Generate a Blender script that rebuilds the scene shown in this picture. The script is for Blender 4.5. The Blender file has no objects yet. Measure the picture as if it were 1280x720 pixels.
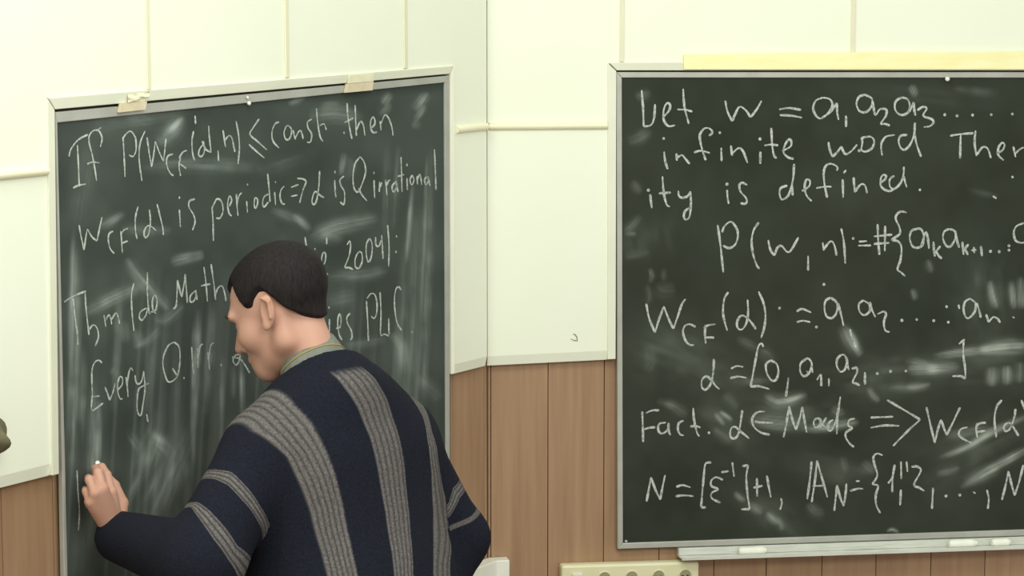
import bpy, math, random
import numpy as np
from mathutils import Vector
from mathutils.bvhtree import BVHTree

# ------------------------------------------------------------------ camera, light, exposure
SC = bpy.context.scene
COL = SC.collection
W, H, FPX = 1280.0, 720.0, 3000.0
CAM_Z, PITCH = 2.23, math.atan(397.0 / 3000.0)

cam_data = bpy.data.cameras.new('camera')
cam_data.sensor_width = 36.0
cam_data.lens = FPX / W * 36.0
cam_data.clip_start = 0.05
cam = bpy.data.objects.new('camera', cam_data)
cam.location = (0, 0, CAM_Z)
cam.rotation_euler = (math.pi / 2 - PITCH, 0, 0)
COL.objects.link(cam)
SC.camera = cam

SC.view_settings.view_transform = 'Standard'
SC.view_settings.look = 'None'
SC.view_settings.gamma = 1.0
SC.view_settings.use_curve_mapping = False
SC.view_settings.exposure = 0.0

world = bpy.data.worlds.new('room_daylight')
SC.world = world
world.use_nodes = True
world.node_tree.nodes['Background'].inputs['Color'].default_value = (0.985, 1.0, 0.94, 1)
world.node_tree.nodes['Background'].inputs['Strength'].default_value = 0.62


def area(name, loc, target, sx, sy, power, color=(0.98, 1, 0.93)):
    d = bpy.data.lights.new(name, 'AREA')
    d.shape = 'RECTANGLE'
    d.size, d.size_y = sx, sy
    d.energy = power
    d.color = color
    o = bpy.data.objects.new(name, d)
    o.location = loc
    o.rotation_euler = (Vector(target) - Vector(loc)).to_track_quat('-Z', 'Y').to_euler()
    COL.objects.link(o)
    return o


area('ceiling_lamp_light', (-0.2, 3.2, 3.55), (-0.1, 3.9, 0.0), 2.6, 0.9, 46)
area('left_area_light', (-3.6, 0.6, 2.7), (-0.2, 4.8, 1.5), 1.6, 2.2, 60, (0.99, 1, 0.95))  # unseen area light from the upper left; no window is modelled
area('rear_lamp_light', (1.2, 0.8, 3.5), (0.3, 5.2, 1.7), 2.4, 1.0, 74)

# ------------------------------------------------------------------ helpers
SP, CP = math.sin(PITCH), math.cos(PITCH)
CAM = Vector((0, 0, CAM_Z))


def ray(px, py):
    a, b = (px - W / 2) / FPX, -(py - H / 2) / FPX
    return Vector((a, CP + b * SP, -SP + b * CP))


def P(px, py, Y):
    """world point seen at a pixel of the photograph, at world depth Y"""
    d = ray(px, py)
    return CAM + d * (Y / d.y)


def project(V):
    V = np.asarray(V, dtype=float)
    x, y, z = V[:, 0], V[:, 1], V[:, 2] - CAM_Z
    dep = y * CP - z * SP
    up = y * SP + z * CP
    return W / 2 + FPX * x / dep, H / 2 - FPX * up / dep


class Plane:
    def __init__(self, p0, vp):
        d = ray(*vp)
        self.d = Vector((d.x, d.y, 0)).normalized()          # along the wall, away from the camera
        n = Vector((self.d.y, -self.d.x, 0))
        self.n = n if n.y < 0 else -n
        self.p0 = Vector(p0)

    def at(self, px, py, off=0.0):
        d = ray(px, py)
        t = ((self.p0 + self.n * off) - CAM).dot(self.n) / d.dot(self.n)
        return CAM + d * t

    def pt(self, s, z, off=0.0):
        return Vector((self.p0.x, self.p0.y, 0)) + self.d * s + self.n * off + Vector((0, 0, z))

    def s_of(self, p):
        return (p - self.p0).dot(self.d)


CORNER = P(609, 300, 5.4)
LW = Plane(CORNER, (2570, -37))
RW = Plane(CORNER, (16600, -37))


def srgb(r, g, b):
    f = lambda c: (c / 255 / 12.92) if c / 255 <= 0.04045 else ((c / 255 + 0.055) / 1.055) ** 2.4
    return (f(r), f(g), f(b), 1.0)


def tag(o, label=None, cat=None, group=None, kind=None):
    if label: o['label'] = label
    if cat: o['category'] = cat
    if group: o['group'] = group
    if kind: o['kind'] = kind
    return o


def empty(name, loc=(0, 0, 0)):
    o = bpy.data.objects.new(name, None)
    o.empty_display_size = 0.05
    COL.objects.link(o)
    o.location = loc
    return o


def wloc(o):
    v = Vector(o.location)
    while o.parent:
        o = o.parent
        v += Vector(o.location)
    return v


def obj(name, verts, faces, mat, parent=None, origin=None, smooth=False, attrs=None, bevel=0):
    """one mesh object from world-space vertices; its origin sits at `origin` (default: its base centre)"""
    A = np.array([tuple(v) for v in verts], dtype=float)
    if origin is None:
        lo, hi = A.min(0), A.max(0)
        origin = Vector(((lo[0] + hi[0]) / 2, (lo[1] + hi[1]) / 2, lo[2]))
    A = A - np.array(tuple(origin))
    m = bpy.data.meshes.new(name)
    m.from_pydata(A.tolist(), [], faces if isinstance(faces, list) else faces.tolist())
    if attrs:
        for k, v in attrs.items():
            a = m.attributes.new(k, 'FLOAT', 'POINT')
            a.data.foreach_set('value', np.asarray(v, dtype=np.float32))
    if smooth:
        m.polygons.foreach_set('use_smooth', [True] * len(m.polygons))
    m.materials.append(mat)
    m.update()
    o = bpy.data.objects.new(name, m)
    COL.objects.link(o)
    o.location = origin
    if parent:
        o.parent = parent
        o.location = Vector(origin) - wloc(parent)
    if bevel:
        b = o.modifiers.new('bevel', 'BEVEL')
        b.width = bevel
        b.segments = 2
        b.limit_method = 'ANGLE'
    return o


class MB:
    def __init__(self):
        self.v, self.f = [], []

    def add(self, v, f):
        n = len(self.v)
        self.v += [tuple(x) for x in v]
        self.f += [[i + n for i in q] for q in f]

    def prism(self, front, back):
        n = len(front)
        fs = [list(range(n)), list(range(2 * n - 1, n - 1, -1))]
        for i in range(n):
            j = (i + 1) % n
            fs.append([i, i + n, j + n, j])
        # make the front face look along front-back
        c = sum((Vector(p) for p in front), Vector()) / n
        cb = sum((Vector(p) for p in back), Vector()) / n
        nn = Vector((0, 0, 0))
        for i in range(n):
            a, b = Vector(front[i]) - c, Vector(front[(i + 1) % n]) - c
            nn += a.cross(b)
        if nn.dot(c - cb) < 0:
            fs = [q[::-1] for q in fs]
        self.add(list(front) + list(back), fs)

    def slab(self, pl, poly, o0, o1):
        """a plate on a wall: pixel outline of its front, from offset o0 to o1 (o1 may be one value per corner)"""
        o1s = o1 if isinstance(o1, (list, tuple)) else [o1] * len(poly)
        fr = [pl.at(x, y, o) for (x, y), o in zip(poly, o1s)]
        self.prism(fr, [p - pl.n * (o - o0) for p, o in zip(fr, o1s)])

    def box(self, c, hx, hy, hz, ax=None):
        X, Y, Z = ax or (Vector((1, 0, 0)), Vector((0, 1, 0)), Vector((0, 0, 1)))
        c = Vector(c)
        fr = [c + X * sx * hx + Z * sz * hz - Y * hy for sx, sz in ((-1, -1), (1, -1), (1, 1), (-1, 1))]
        self.prism(fr, [p + Y * 2 * hy for p in fr])

    def lathe(self, base, axis, prof, n=20):
        a = Vector(axis).normalized()
        u = a.orthogonal().normalized()
        w = a.cross(u)
        vs, fs = [], []
        for r, h in prof:
            for k in range(n):
                t = 2 * math.pi * k / n
                vs.append(Vector(base) + a * h + (u * math.cos(t) + w * math.sin(t)) * r)
        for i in range(len(prof) - 1):
            for k in range(n):
                k2 = (k + 1) % n
                fs.append([i * n + k, i * n + k2, (i + 1) * n + k2, (i + 1) * n + k])
        fs.append(list(range(n))[::-1])
        fs.append([(len(prof) - 1) * n + k for k in range(n)])
        self.add(vs, fs)

    def tube(self, pts, r, n=8):
        pts = [Vector(p) for p in pts]
        rs = r if isinstance(r, (list, tuple)) else [r] * len(pts)
        vs, fs = [], []
        u = None
        for i, p in enumerate(pts):
            t = (pts[min(i + 1, len(pts) - 1)] - pts[max(i - 1, 0)]).normalized()
            u = t.orthogonal().normalized() if u is None else (u - t * u.dot(t)).normalized()
            w = t.cross(u)
            for k in range(n):
                a = 2 * math.pi * k / n
                vs.append(p + (u * math.cos(a) + w * math.sin(a)) * rs[i])
        for i in range(len(pts) - 1):
            for k in range(n):
                k2 = (k + 1) % n
                fs.append([i * n + k, i * n + k2, (i + 1) * n + k2, (i + 1) * n + k])
        fs.append(list(range(n))[::-1])
        fs.append([(len(pts) - 1) * n + k for k in range(n)])
        self.add(vs, fs)

    def build(self, name, mat, parent=None, origin=None, smooth=False, bevel=0):
        return obj(name, self.v, self.f, mat, parent, origin, smooth, None, bevel)


def spline(pts, step):
    """Catmull-Rom resampling of a polyline"""
    p = [np.array(q, dtype=float) for q in pts]
    if len(p) == 2:
        n = max(2, int(np.linalg.norm(p[1] - p[0]) / step) + 1)
        return [p[0] + (p[1] - p[0]) * t for t in np.linspace(0, 1, n)]
    q = [2 * p[0] - p[1]] + p + [2 * p[-1] - p[-2]]
    out = []
    for i in range(1, len(q) - 2):
        a, b, c, d = q[i - 1], q[i], q[i + 1], q[i + 2]
        n = max(2, int(np.linalg.norm(c - b) / step) + 1)
        for t in np.linspace(0, 1, n, endpoint=False):
            out.append(0.5 * (2 * b + (c - a) * t + (2 * a - 5 * b + 4 * c - d) * t * t + (3 * b - a - 3 * c + d) * t ** 3))
    out.append(p[-1])
    return out


# ------------------------------------------------------------------ materials
def new_mat(name, color, rough=0.6, metallic=0.0, spec=0.5):
    m = bpy.data.materials.new(name)
    m.use_nodes = True
    b = m.node_tree.nodes['Principled BSDF']
    b.inputs['Base Color'].default_value = color
    b.inputs['Roughness'].default_value = rough
    b.inputs['Metallic'].default_value = metallic
    b.inputs['Specular IOR Level'].default_value = spec
    return m


def nd(m, t, **kw):
    n = m.node_tree.nodes.new(t)
    for k, v in kw.items():
        setattr(n, k, v)
    return n


def lk(m, a, b):
    m.node_tree.links.new(a, b)


def noise_mat(name, c1, c2, scale=(1, 1, 1), nscale=5.0, detail=4.0, rough=0.6, bump=0.0, lo=0.35, hi=0.65, metallic=0.0, spec=0.5):
    m = new_mat(name, c1, rough, metallic, spec)
    b = m.node_tree.nodes['Principled BSDF']
    tc = nd(m, 'ShaderNodeTexCoord')
    mp = nd(m, 'ShaderNodeMapping')
    mp.inputs['Scale'].default_value = scale
    nz = nd(m, 'ShaderNodeTexNoise')
    nz.inputs['Scale'].default_value = nscale
    nz.inputs['Detail'].default_value = detail
    rp = nd(m, 'ShaderNodeValToRGB')
    rp.color_ramp.elements[0].position, rp.color_ramp.elements[0].color = lo, c1
    rp.color_ramp.elements[1].position, rp.color_ramp.elements[1].color = hi, c2
    lk(m, tc.outputs['Object'], mp.inputs['Vector'])
    lk(m, mp.outputs['Vector'], nz.inputs['Vector'])
    lk(m, nz.outputs['Fac'], rp.inputs['Fac'])
    lk(m, rp.outputs['Color'], b.inputs['Base Color'])
    if bump:
        bp = nd(m, 'ShaderNodeBump')
        bp.inputs['Strength'].default_value = bump
        bp.inputs['Distance'].default_value = 0.003
        lk(m, nz.outputs['Fac'], bp.inputs['Height'])
        lk(m, bp.outputs['Normal'], b.inputs['Normal'])
    return m


M = {}
M['wall'] = noise_mat('white_wall_paint', srgb(237, 241, 219), srgb(241, 245, 225), nscale=2.2, rough=0.55, lo=0.3, hi=0.7)
M['cream'] = noise_mat('cream_trim_paint', srgb(226, 229, 206), srgb(234, 236, 214), nscale=6, rough=0.45)
M['mould'] = noise_mat('cream_moulding_paint', srgb(233, 230, 196), srgb(240, 236, 206), nscale=6, rough=0.4)
M['batten'] = noise_mat('seam_batten_paint', srgb(222, 220, 190), srgb(230, 228, 200), nscale=6, rough=0.5)
M['wood'] = noise_mat('wood_panelling', srgb(152, 120, 90), srgb(170, 138, 106), scale=(14, 14, 0.7), nscale=4, detail=6, rough=0.45, lo=0.3, hi=0.72)
M['groove'] = new_mat('dark_groove', srgb(100, 73, 52), 0.8)
M['metal'] = noise_mat('aluminium_frame', srgb(172, 173, 163), srgb(186, 187, 177), nscale=12, rough=0.42, metallic=0.25)
M['metal_light'] = noise_mat('pale_tray_metal', srgb(204, 207, 196), srgb(222, 225, 214), scale=(2, 2, 30), nscale=8, rough=0.4, metallic=0.1)
M['gap'] = new_mat('gap_shade', srgb(70, 68, 52), 0.9)  # dark colour standing in for the shade between trim and frame
M['tape_pale'] = noise_mat('masking_tape', srgb(206, 194, 162), srgb(218, 206, 174), nscale=30, rough=0.6)
M['tape_clear'] = noise_mat('crumpled_tape', srgb(222, 218, 182), srgb(232, 230, 198), nscale=40, rough=0.35, bump=0.6)
M['tape_yellow'] = noise_mat('yellow_paper_tape', srgb(248, 242, 178), srgb(252, 248, 194), scale=(3, 3, 14), nscale=4, rough=0.55)
M['plastic'] = noise_mat('cream_plastic', srgb(222, 219, 178), srgb(228, 225, 188), nscale=8, rough=0.35)
M['plastic_white'] = noise_mat('white_plastic', srgb(228, 230, 216), srgb(236, 238, 226), nscale=8, rough=0.35)
M['socket'] = new_mat('socket_well', srgb(150, 148, 112), 0.5)
M['hole'] = new_mat('pin_hole', srgb(30, 28, 22), 0.8)
M['chalkstick'] = noise_mat('chalk_stick', srgb(240, 243, 226), srgb(248, 250, 236), nscale=60, rough=0.9)
M['floor'] = noise_mat('brown_linoleum', srgb(120, 92, 70), srgb(134, 104, 80), nscale=3, rough=0.4)
M['ceiling'] = noise_mat('ceiling_paint', srgb(235, 235, 228), srgb(240, 240, 232), nscale=3, rough=0.8)
M['bag'] = noise_mat('olive_cloth', srgb(84, 80, 56), srgb(116, 110, 82), nscale=22, rough=0.9, bump=0.5)
M['mark'] = new_mat('grey_scuff', srgb(150, 152, 136), 0.7)
M['skin'] = noise_mat('skin', srgb(180, 136, 115), srgb(194, 150, 130), nscale=9, detail=2, rough=0.5, spec=0.3)
M['ear_skin'] = noise_mat('reddish_ear_skin', srgb(206, 142, 126), srgb(212, 150, 134), nscale=9, detail=2, rough=0.5)
M['hair'] = noise_mat('dark_hair', srgb(18, 14, 14), srgb(32, 26, 26), scale=(1, 1, 0.25), nscale=220, detail=3, rough=0.75, bump=0.6, spec=0.25)
M['brow'] = new_mat('eyebrow_hair', srgb(58, 45, 40), 0.8)
M['eye'] = new_mat('eye_white', srgb(225, 220, 212), 0.25)
M['lip'] = new_mat('lip_skin', srgb(178, 118, 108), 0.5)
M['shirt'] = noise_mat('grey_shirt_cloth', srgb(104, 108, 97), srgb(116, 120, 108), nscale=60, rough=0.85)
M['piping'] = new_mat('yellow_piping', srgb(164, 138, 82), 0.7)
M['trousers'] = noise_mat('dark_trouser_cloth', srgb(30, 30, 34), srgb(40, 40, 46), nscale=40, rough=0.9)
M['shoe'] = new_mat('black_leather', srgb(24, 22, 22), 0.35)


def board_mat(name, c_dark, c_light, chalk, rough, spec):
    m = noise_mat(name, c_dark, c_light, nscale=2.5, rough=rough, detail=3, lo=0.3, hi=0.7, spec=spec)
    b = m.node_tree.nodes['Principled BSDF']
    rp = [n for n in m.node_tree.nodes if n.type == 'VALTORGB'][0]
    at = nd(m, 'ShaderNodeAttribute', attribute_name='chalk_dust')
    mx = nd(m, 'ShaderNodeMix', data_type='RGBA')
    lk(m, at.outputs['Fac'], mx.inputs['Factor'])
    lk(m, rp.outputs['Color'], mx.inputs[6])
    mx.inputs[7].default_value = chalk
    lk(m, mx.outputs[2], b.inputs['Base Color'])
    return m


M['board_l'] = board_mat('worn_green_slate', srgb(43, 52, 46), srgb(50, 59, 52), srgb(178, 190, 182), 0.65, 0.25)
M['board_r'] = board_mat('dark_green_slate', srgb(36, 42, 31), srgb(43, 48, 37), srgb(176, 186, 174), 0.65, 0.12)


def chalk_mat():
    m = new_mat('chalk_line', srgb(196, 200, 184), 0.95, spec=0.1)
    b = m.node_tree.nodes['Principled BSDF']
    tc = nd(m, 'ShaderNodeTexCoord')
    nz = nd(m, 'ShaderNodeTexNoise')
    nz.inputs['Scale'].default_value = 160
    nz.inputs['Detail'].default_value = 3
    rp = nd(m, 'ShaderNodeValToRGB')
    rp.color_ramp.elements[0].position, rp.color_ramp.elements[0].color = 0.30, srgb(128, 136, 128)
    rp.color_ramp.elements[1].position, rp.color_ramp.elements[1].color = 0.60, srgb(192, 199, 190)
    lk(m, tc.outputs['Object'], nz.inputs['Vector'])
    lk(m, nz.outputs['Fac'], rp.inputs['Fac'])
    lk(m, rp.outputs['Color'], b.inputs['Base Color'])
    return m


M['chalk'] = chalk_mat()


def sweater_mat():
    m = new_mat('navy_knit', srgb(30, 34, 46), 0.95, spec=0.15)
    b = m.node_tree.nodes['Principled BSDF']
    tc = nd(m, 'ShaderNodeTexCoord')
    nz = nd(m, 'ShaderNodeTexNoise')
    nz.inputs['Scale'].default_value = 260
    nz.inputs['Detail'].default_value = 2
    lk(m, tc.outputs['Object'], nz.inputs['Vector'])
    nav = nd(m, 'ShaderNodeValToRGB')
    nav.color_ramp.elements[0].position, nav.color_ramp.elements[0].color = 0.3, srgb(20, 22, 30)
    nav.color_ramp.elements[1].position, nav.color_ramp.elements[1].color = 0.7, srgb(28, 31, 42)
    lk(m, nz.outputs['Fac'], nav.inputs['Fac'])
    col = nav.outputs['Color']

    def math_(op, a, bb, clamp=False):
        n = nd(m, 'ShaderNodeMath', operation=op, use_clamp=clamp)
        for i, x in enumerate((a, bb)):
            if isinstance(x, (int, float)):
                n.inputs[i].default_value = x
            elif x is not None:
                lk(m, x, n.inputs[i])
        return n.outputs[0]

    gray = nd(m, 'ShaderNodeValToRGB')
    gray.color_ramp.elements[0].position, gray.color_ramp.elements[0].color = 0.25, srgb(76, 73, 72)
    gray.color_ramp.elements[1].position, gray.color_ramp.elements[1].color = 0.75, srgb(114, 110, 106)
    lk(m, nz.outputs['Fac'], gray.inputs['Fac'])
    heights = nz.outputs['Fac']
    for name, freq, phase, depth in (('stripe_near', 20.0, 0.0, 0.62), ('stripe_back', 17.0, 0.6, 0.62), ('stripe_far', 11.0, 0.3, 0.6), ('ring_upper', 9.4, 0.0, 0.8), ('ring_lower', 9.4, 0.0, 0.8)):
        at = nd(m, 'ShaderNodeAttribute', attribute_name=name)
        # soft, slightly uneven knitted edge
        wob = math_('MULTIPLY', math_('SUBTRACT', nz.outputs['Fac'], 0.5), 0.06)
        s = math_('ADD', at.outputs['Fac'], wob)
        inside = math_('MULTIPLY', math_('SUBTRACT', 1.0, math_('ABSOLUTE', s, None)), 9.0, True)
        mk_ = nd(m, 'ShaderNodeAttribute', attribute_name='sleeve')
        msk = mk_.outputs['Fac'] if name.startswith('ring') else math_('SUBTRACT', 1.0, mk_.outputs['Fac'])
        inside = math_('MULTIPLY', inside, math_('MULTIPLY', math_('SUBTRACT', msk, 0.4), 5.0, True))
        if name == 'stripe_back':
            yk = nd(m, 'ShaderNodeAttribute', attribute_name='yoke')
            inside = math_('MULTIPLY', inside, math_('SUBTRACT', 1.0, yk.outputs['Fac'], True))
        rib = math_('POWER', math_('MULTIPLY', math_('ADD', math_('COSINE', math_('ADD', math_('MULTIPLY', s, freq), phase), None), 1.0), 0.5), 2.0)
        dark = math_('MULTIPLY', rib, depth)
        mx = nd(m, 'ShaderNodeMix', data_type='RGBA')
        lk(m, dark, mx.inputs['Factor'])
        lk(m, gray.outputs['Color'], mx.inputs[6])
        mx.inputs[7].default_value = srgb(40, 39, 43)
        m2 = nd(m, 'ShaderNodeMix', data_type='RGBA')
        lk(m, inside, m2.inputs['Factor'])
        lk(m, col, m2.inputs[6])
        lk(m, mx.outputs[2], m2.inputs[7])
        col = m2.outputs[2]
    lk(m, col, b.inputs['Base Color'])
    bp = nd(m, 'ShaderNodeBump')
    bp.inputs['Strength'].default_value = 0.5
    bp.inputs['Distance'].default_value = 0.002
    lk(m, heights, bp.inputs['Height'])
    lk(m, bp.outputs['Normal'], b.inputs['Normal'])
    return m


M['sweater'] = sweater_mat()

# ------------------------------------------------------------------ the room
WALL_TOP = 3.4
S_LEFT, S_RIGHT = -2.6, 2.6
# floor and ceiling
endL, endR = LW.pt(S_LEFT, 0), RW.pt(S_RIGHT, 0)
foot = [LW.pt(0, 0, 0), endL, Vector((endL.x, -0.6, 0)), Vector((endR.x, -0.6, 0)), endR]


def plate(name, pts, z0, z1, mat):
    mb = MB()
    mb.prism([Vector((p.x, p.y, z1)) for p in pts], [Vector((p.x, p.y, z0)) for p in pts])
    return tag(mb.build(name, mat), kind='structure')


plate('floor', foot, -0.1, 0.0, M['floor'])
ceil_pts = [foot[0], foot[1], Vector((endL.x, 2.0, 0)), Vector((endR.x, 2.0, 0)), foot[4]]


def wall(name, pl, s0, s1):
    """backing wall with plank wood panelling over its face"""
    mb = MB()
    th = 0.12
    mb.prism([pl.pt(s0, 0, -0.012), pl.pt(s1, 0, -0.012), pl.pt(s1, WALL_TOP, -0.012), pl.pt(s0, WALL_TOP, -0.012)],
             [pl.pt(s0, 0, -th), pl.pt(s1, 0, -th), pl.pt(s1, WALL_TOP, -th), pl.pt(s0, WALL_TOP, -th)])
    return tag(mb.build(name, M['groove']), kind='structure')


wall_l = wall('wall_left', LW, S_LEFT, 0.0)
wall_b = wall('wall_back', RW, 0.0, S_RIGHT)


def panelling(pl, edges, parent):
    mb = MB()
    g = 0.0008
    top = 1.75
    for a, b in zip(edges[:-1], edges[1:]):
        mb.prism([pl.pt(a + g, 0.002, 0), pl.pt(b - g, 0.002, 0), pl.pt(b - g, top, 0), pl.pt(a + g, top, 0)],
                 [pl.pt(a + g, 0.002, -0.0115), pl.pt(b - g, 0.002, -0.0115), pl.pt(b - g, top, -0.0115), pl.pt(a + g, top, -0.0115)])
    return mb.build('wood_panelling', M['wood'], parent, bevel=0.0012)


edR = [0.001] + [RW.s_of(RW.at(x, 560)) for x in (613.5, 685, 755, 825, 894, 960, 1030, 1098, 1167, 1235)]
while edR[-1] < S_RIGHT - 0.14:
    edR.append(edR[-1] + 0.128)
edR.append(S_RIGHT - 0.001)
panelling(RW, edR, wall_b)
edL = [-0.001, -0.013]
while edL[-1] > S_LEFT + 0.14:
    edL.append(edL[-1] - 0.128)
edL.append(S_LEFT + 0.001)
panelling(LW, edL[::-1], wall_l)

# pixel lines of the white upper wall
VL = (2570.0, -37.0)


def lineL(x, x0, y0):          # a horizontal of the left wall through (x0,y0)
    return y0 + (x - x0) * (VL[1] - y0) / (VL[0] - x0)


def lineR(x, x0, y0):
    return y0 + (x - x0) * (-37.0 - y0) / (16600.0 - x0)


botL = lambda x: 457.5 + (609 - x) * 0.2520
botR = lambda x: 457.5 - (x - 609) * 0.0500
TH = 0.022
z_top = WALL_TOP


def white_panel(pl, s0, s1, lo0, lo1, parent, chamfer=True):
    """white wall board from the ceiling down to the heights lo0, lo1; a free lower edge is chamfered"""
    mb = MB()
    ch = 0.022 if chamfer else 0.0
    fr = [pl.pt(s0, lo0 + ch, TH), pl.pt(s1, lo1 + ch, TH), pl.pt(s1, z_top, TH), pl.pt(s0, z_top, TH)]
    mb.prism(fr, [p - pl.n * (TH - 0.0005) for p in fr])
    if chamfer:
        lo = [pl.pt(s0, lo0, 0.0165), pl.pt(s1, lo1, 0.0165), fr[1], fr[0]]
        bk = [p - pl.n * ((p - Vector((pl.p0.x, pl.p0.y, p.z))).dot(pl.n) - 0.0005) for p in lo]
        mb.prism(lo, bk)
    return mb.build('white_panel', M['wall'], parent)


def panel_px(pl, xa, xb, ya, yb, parent, chamfer=True):
    a, b = pl.at(xa, ya, TH), pl.at(xb, yb, TH)
    return pl.s_of(a), pl.s_of(b), a.z, b.z


for pl, par, spans in ((LW, wall_l, [(-420, 62.5, botL, True), (62.5, 567.3, lambda x: 122 - (x - 62.5) * .0792, False), (567.3, 608.6, botL, True)]),
                       (RW, wall_b, [(609.4, 760.3, botR, True), (760.3, 1560, lambda x: 78 - (x - 760) * .005, False), (1560, 2050, botR, True)])):
    cuts = [pl.s_of(pl.at(x, 300, TH)) for x in [spans[0][0]] + [q[1] for q in spans]]
    for k, (xa, xb, f, chm) in enumerate(spans):
        za, zb = pl.at(xa, f(xa), TH).z, pl.at(xb, f(xb), TH).z
        white_panel(pl, cuts[k], cuts[k + 1], za, zb, par, chm)

# seam battens, horizontal moulding
for pl, x, yb, par in ((LW, 187, 112, wall_l), (LW, 360, 97, wall_l), (LW, 508, 85.5, wall_l), (RW, 777.5, 77.5, wall_b), (RW, 1066, 66, wall_b), (RW, 1350, 66, wall_b)):
    mb = MB()
    wd = 2.6 if pl is RW else 2.2
    a, b = pl.at(x - wd, yb, TH + 0.004), pl.at(x + wd, yb, TH + 0.004)
    sa, sb = pl.s_of(a), pl.s_of(b)
    fr = [a, b, pl.pt(sb, z_top, TH + 0.004), pl.pt(sa, z_top, TH + 0.004)]
    mb.prism(fr, [p - pl.n * 0.0038 for p in fr])
    mb.build('seam_batten', M['batten'], par, bevel=0.001)


def moulding(pl, x0, y0, x1, y1, parent, r=0.0085):
    """half-round cream moulding between two pixels"""
    a, b = pl.at(x0, y0, TH), pl.at(x1, y1, TH)
    up = Vector((0, 0, 1))
    n, vs, fs = 9, [], []
    for p in (a, b):
        for k in range(n):
            t = -math.pi / 2 + math.pi * k / (n - 1)
            vs.append(p + up * (r * math.sin(t)) + pl.n * (0.0002 + r * 1.1 * math.cos(t)))
    for k in range(n - 1):
        fs.append([k, n + k, n + k + 1, k + 1])
    fs += [list(range(n)), list(range(2 * n - 1, n - 1, -1)), [0, n - 1, 2 * n - 1, n]]
    return obj('horizontal_moulding', vs, fs, M['mould'], parent)


moulding(LW, -420, lineL(-420, 0, 219), 57.5, lineL(57.5, 0, 219), wall_l)
moulding(LW, 569.5, 162, 607.5, 158.2, wall_l)
moulding(RW, 611, 158, 758.5, 156.8, wall_b)

# painted trims round the two boards
def trims(pl, quads, first):
    for i, (poly, offs) in enumerate(quads):
        mb = MB()
        mb.slab(pl, poly, 0.0008, offs)
        tag(mb.build('trim_%d' % (first + i), M['cream'], None, bevel=0.0012), kind='structure')


HI, LO = 0.0262, 0.0225
trims(LW, [
    ([(61, 122.5), (567.5, 82.0), (562.5, 92.2), (69.3, 136.8)], [HI, HI, LO, LO]),                       # above the left board
    ([(59.5, 123), (68.6, 137.5), (74, 592.6), (65.5, 594.6)], [HI, LO, LO, HI]),                         # left of it
    ([(568.0, 82.4), (563.4, 93), (564.6, 468.0), (568.6, 467)], [HI, LO, LO, HI]),                       # right of it
], 1)
trims(RW, [
    ([(761, 78.2), (1561, 73), (1556, 88), (771.2, 88.0)], [HI, HI, LO, LO]),
    ([(759.8, 78.8), (770.6, 89), (769.6, 448.8), (759.6, 449.4)], [HI, LO, LO, HI]),
], 4)

# ------------------------------------------------------------------ chalkboards
RNG = np.random.default_rng(7)


def vnoise(x, seed):
    r = np.random.default_rng(seed).random(4096)
    i = np.floor(x).astype(int)
    f = x - i
    f = f * f * (3 - 2 * f)
    return r[i % 4096] * (1 - f) + r[(i + 1) % 4096] * f


def vnoise2(x, y, seed):
    r = np.random.default_rng(seed).random((256, 256))
    i, j = np.floor(x).astype(int), np.floor(y).astype(int)
    f, g = x - i, y - j
    f, g = f * f * (3 - 2 * f), g * g * (3 - 2 * g)
    a = r[i % 256, j % 256] * (1 - f) + r[(i + 1) % 256, j % 256] * f
    b = r[i % 256, (j + 1) % 256] * (1 - f) + r[(i + 1) % 256, (j + 1) % 256] * f
    return a * (1 - g) + b * g


def smear(X, Y, pts, w, amp, seed, streak=3.0, taper=0.3):
    """a wiped chalk streak along a polyline, with fine lines along its length"""
    out = np.zeros_like(X)
    pts = [np.array(p, float) for p in spline(pts, 6.0)]
    L = [0.0]
    for a, b in zip(pts[:-1], pts[1:]):
        L.append(L[-1] + np.linalg.norm(b - a))
    tot = L[-1]
    best = np.full(X.shape, 1e9)
    U = np.zeros_like(X)
    V = np.zeros_like(X)
    for k, (a, b) in enumerate(zip(pts[:-1], pts[1:])):
        d = b - a
        ln = np.linalg.norm(d) + 1e-9
        d = d / ln
        t = np.clip((X - a[0]) * d[0] + (Y - a[1]) * d[1], 0, ln)
        qx, qy = X - a[0] - d[0] * t, Y - a[1] - d[1] * t
        dist = np.hypot(qx, qy)
        sgn = np.sign(qx * -d[1] + qy * d[0])
        m = dist < best
        best = np.where(m, dist, best)
        U = np.where(m, L[k] + t, U)
        V = np.where(m, sgn * dist, V)
    q_ = np.clip(U / tot, 0, 1)
    e = (4 * q_ * (1 - q_)) ** (0.55 + taper)
    best = best / (0.45 + 0.55 * np.sqrt(np.clip(e, 0, 1)) + 1e-6)
    prof = np.exp(-(best / (w * 0.62)) ** 2)
    lines = 0.35 + 0.9 * vnoise2(V / streak * 1.6 + 50, U / 40.0 + 7, seed)
    cloud = 0.5 + 0.8 * vnoise2(X / 11.0 + 30, Y / 14.0 + 80, seed + 1)
    return amp * prof * e * lines * cloud


def cloudpatch(X, Y, cx, cy, rx, ry, amp, seed, ang=0.0, streak=4.0):
    c, s = math.cos(ang), math.sin(ang)
    u = (X - cx) * c + (Y - cy) * s
    v = -(X - cx) * s + (Y - cy) * c
    g = np.exp(-(u / rx) ** 2 - (v / ry) ** 2)
    return amp * g * (0.25 + 1.1 * vnoise2(v / streak + 90, u / 24.0 + 40, seed)) * (0.5 + 0.8 * vnoise2(X / 14 + 60, Y / 14 + 60, seed + 3))


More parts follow.
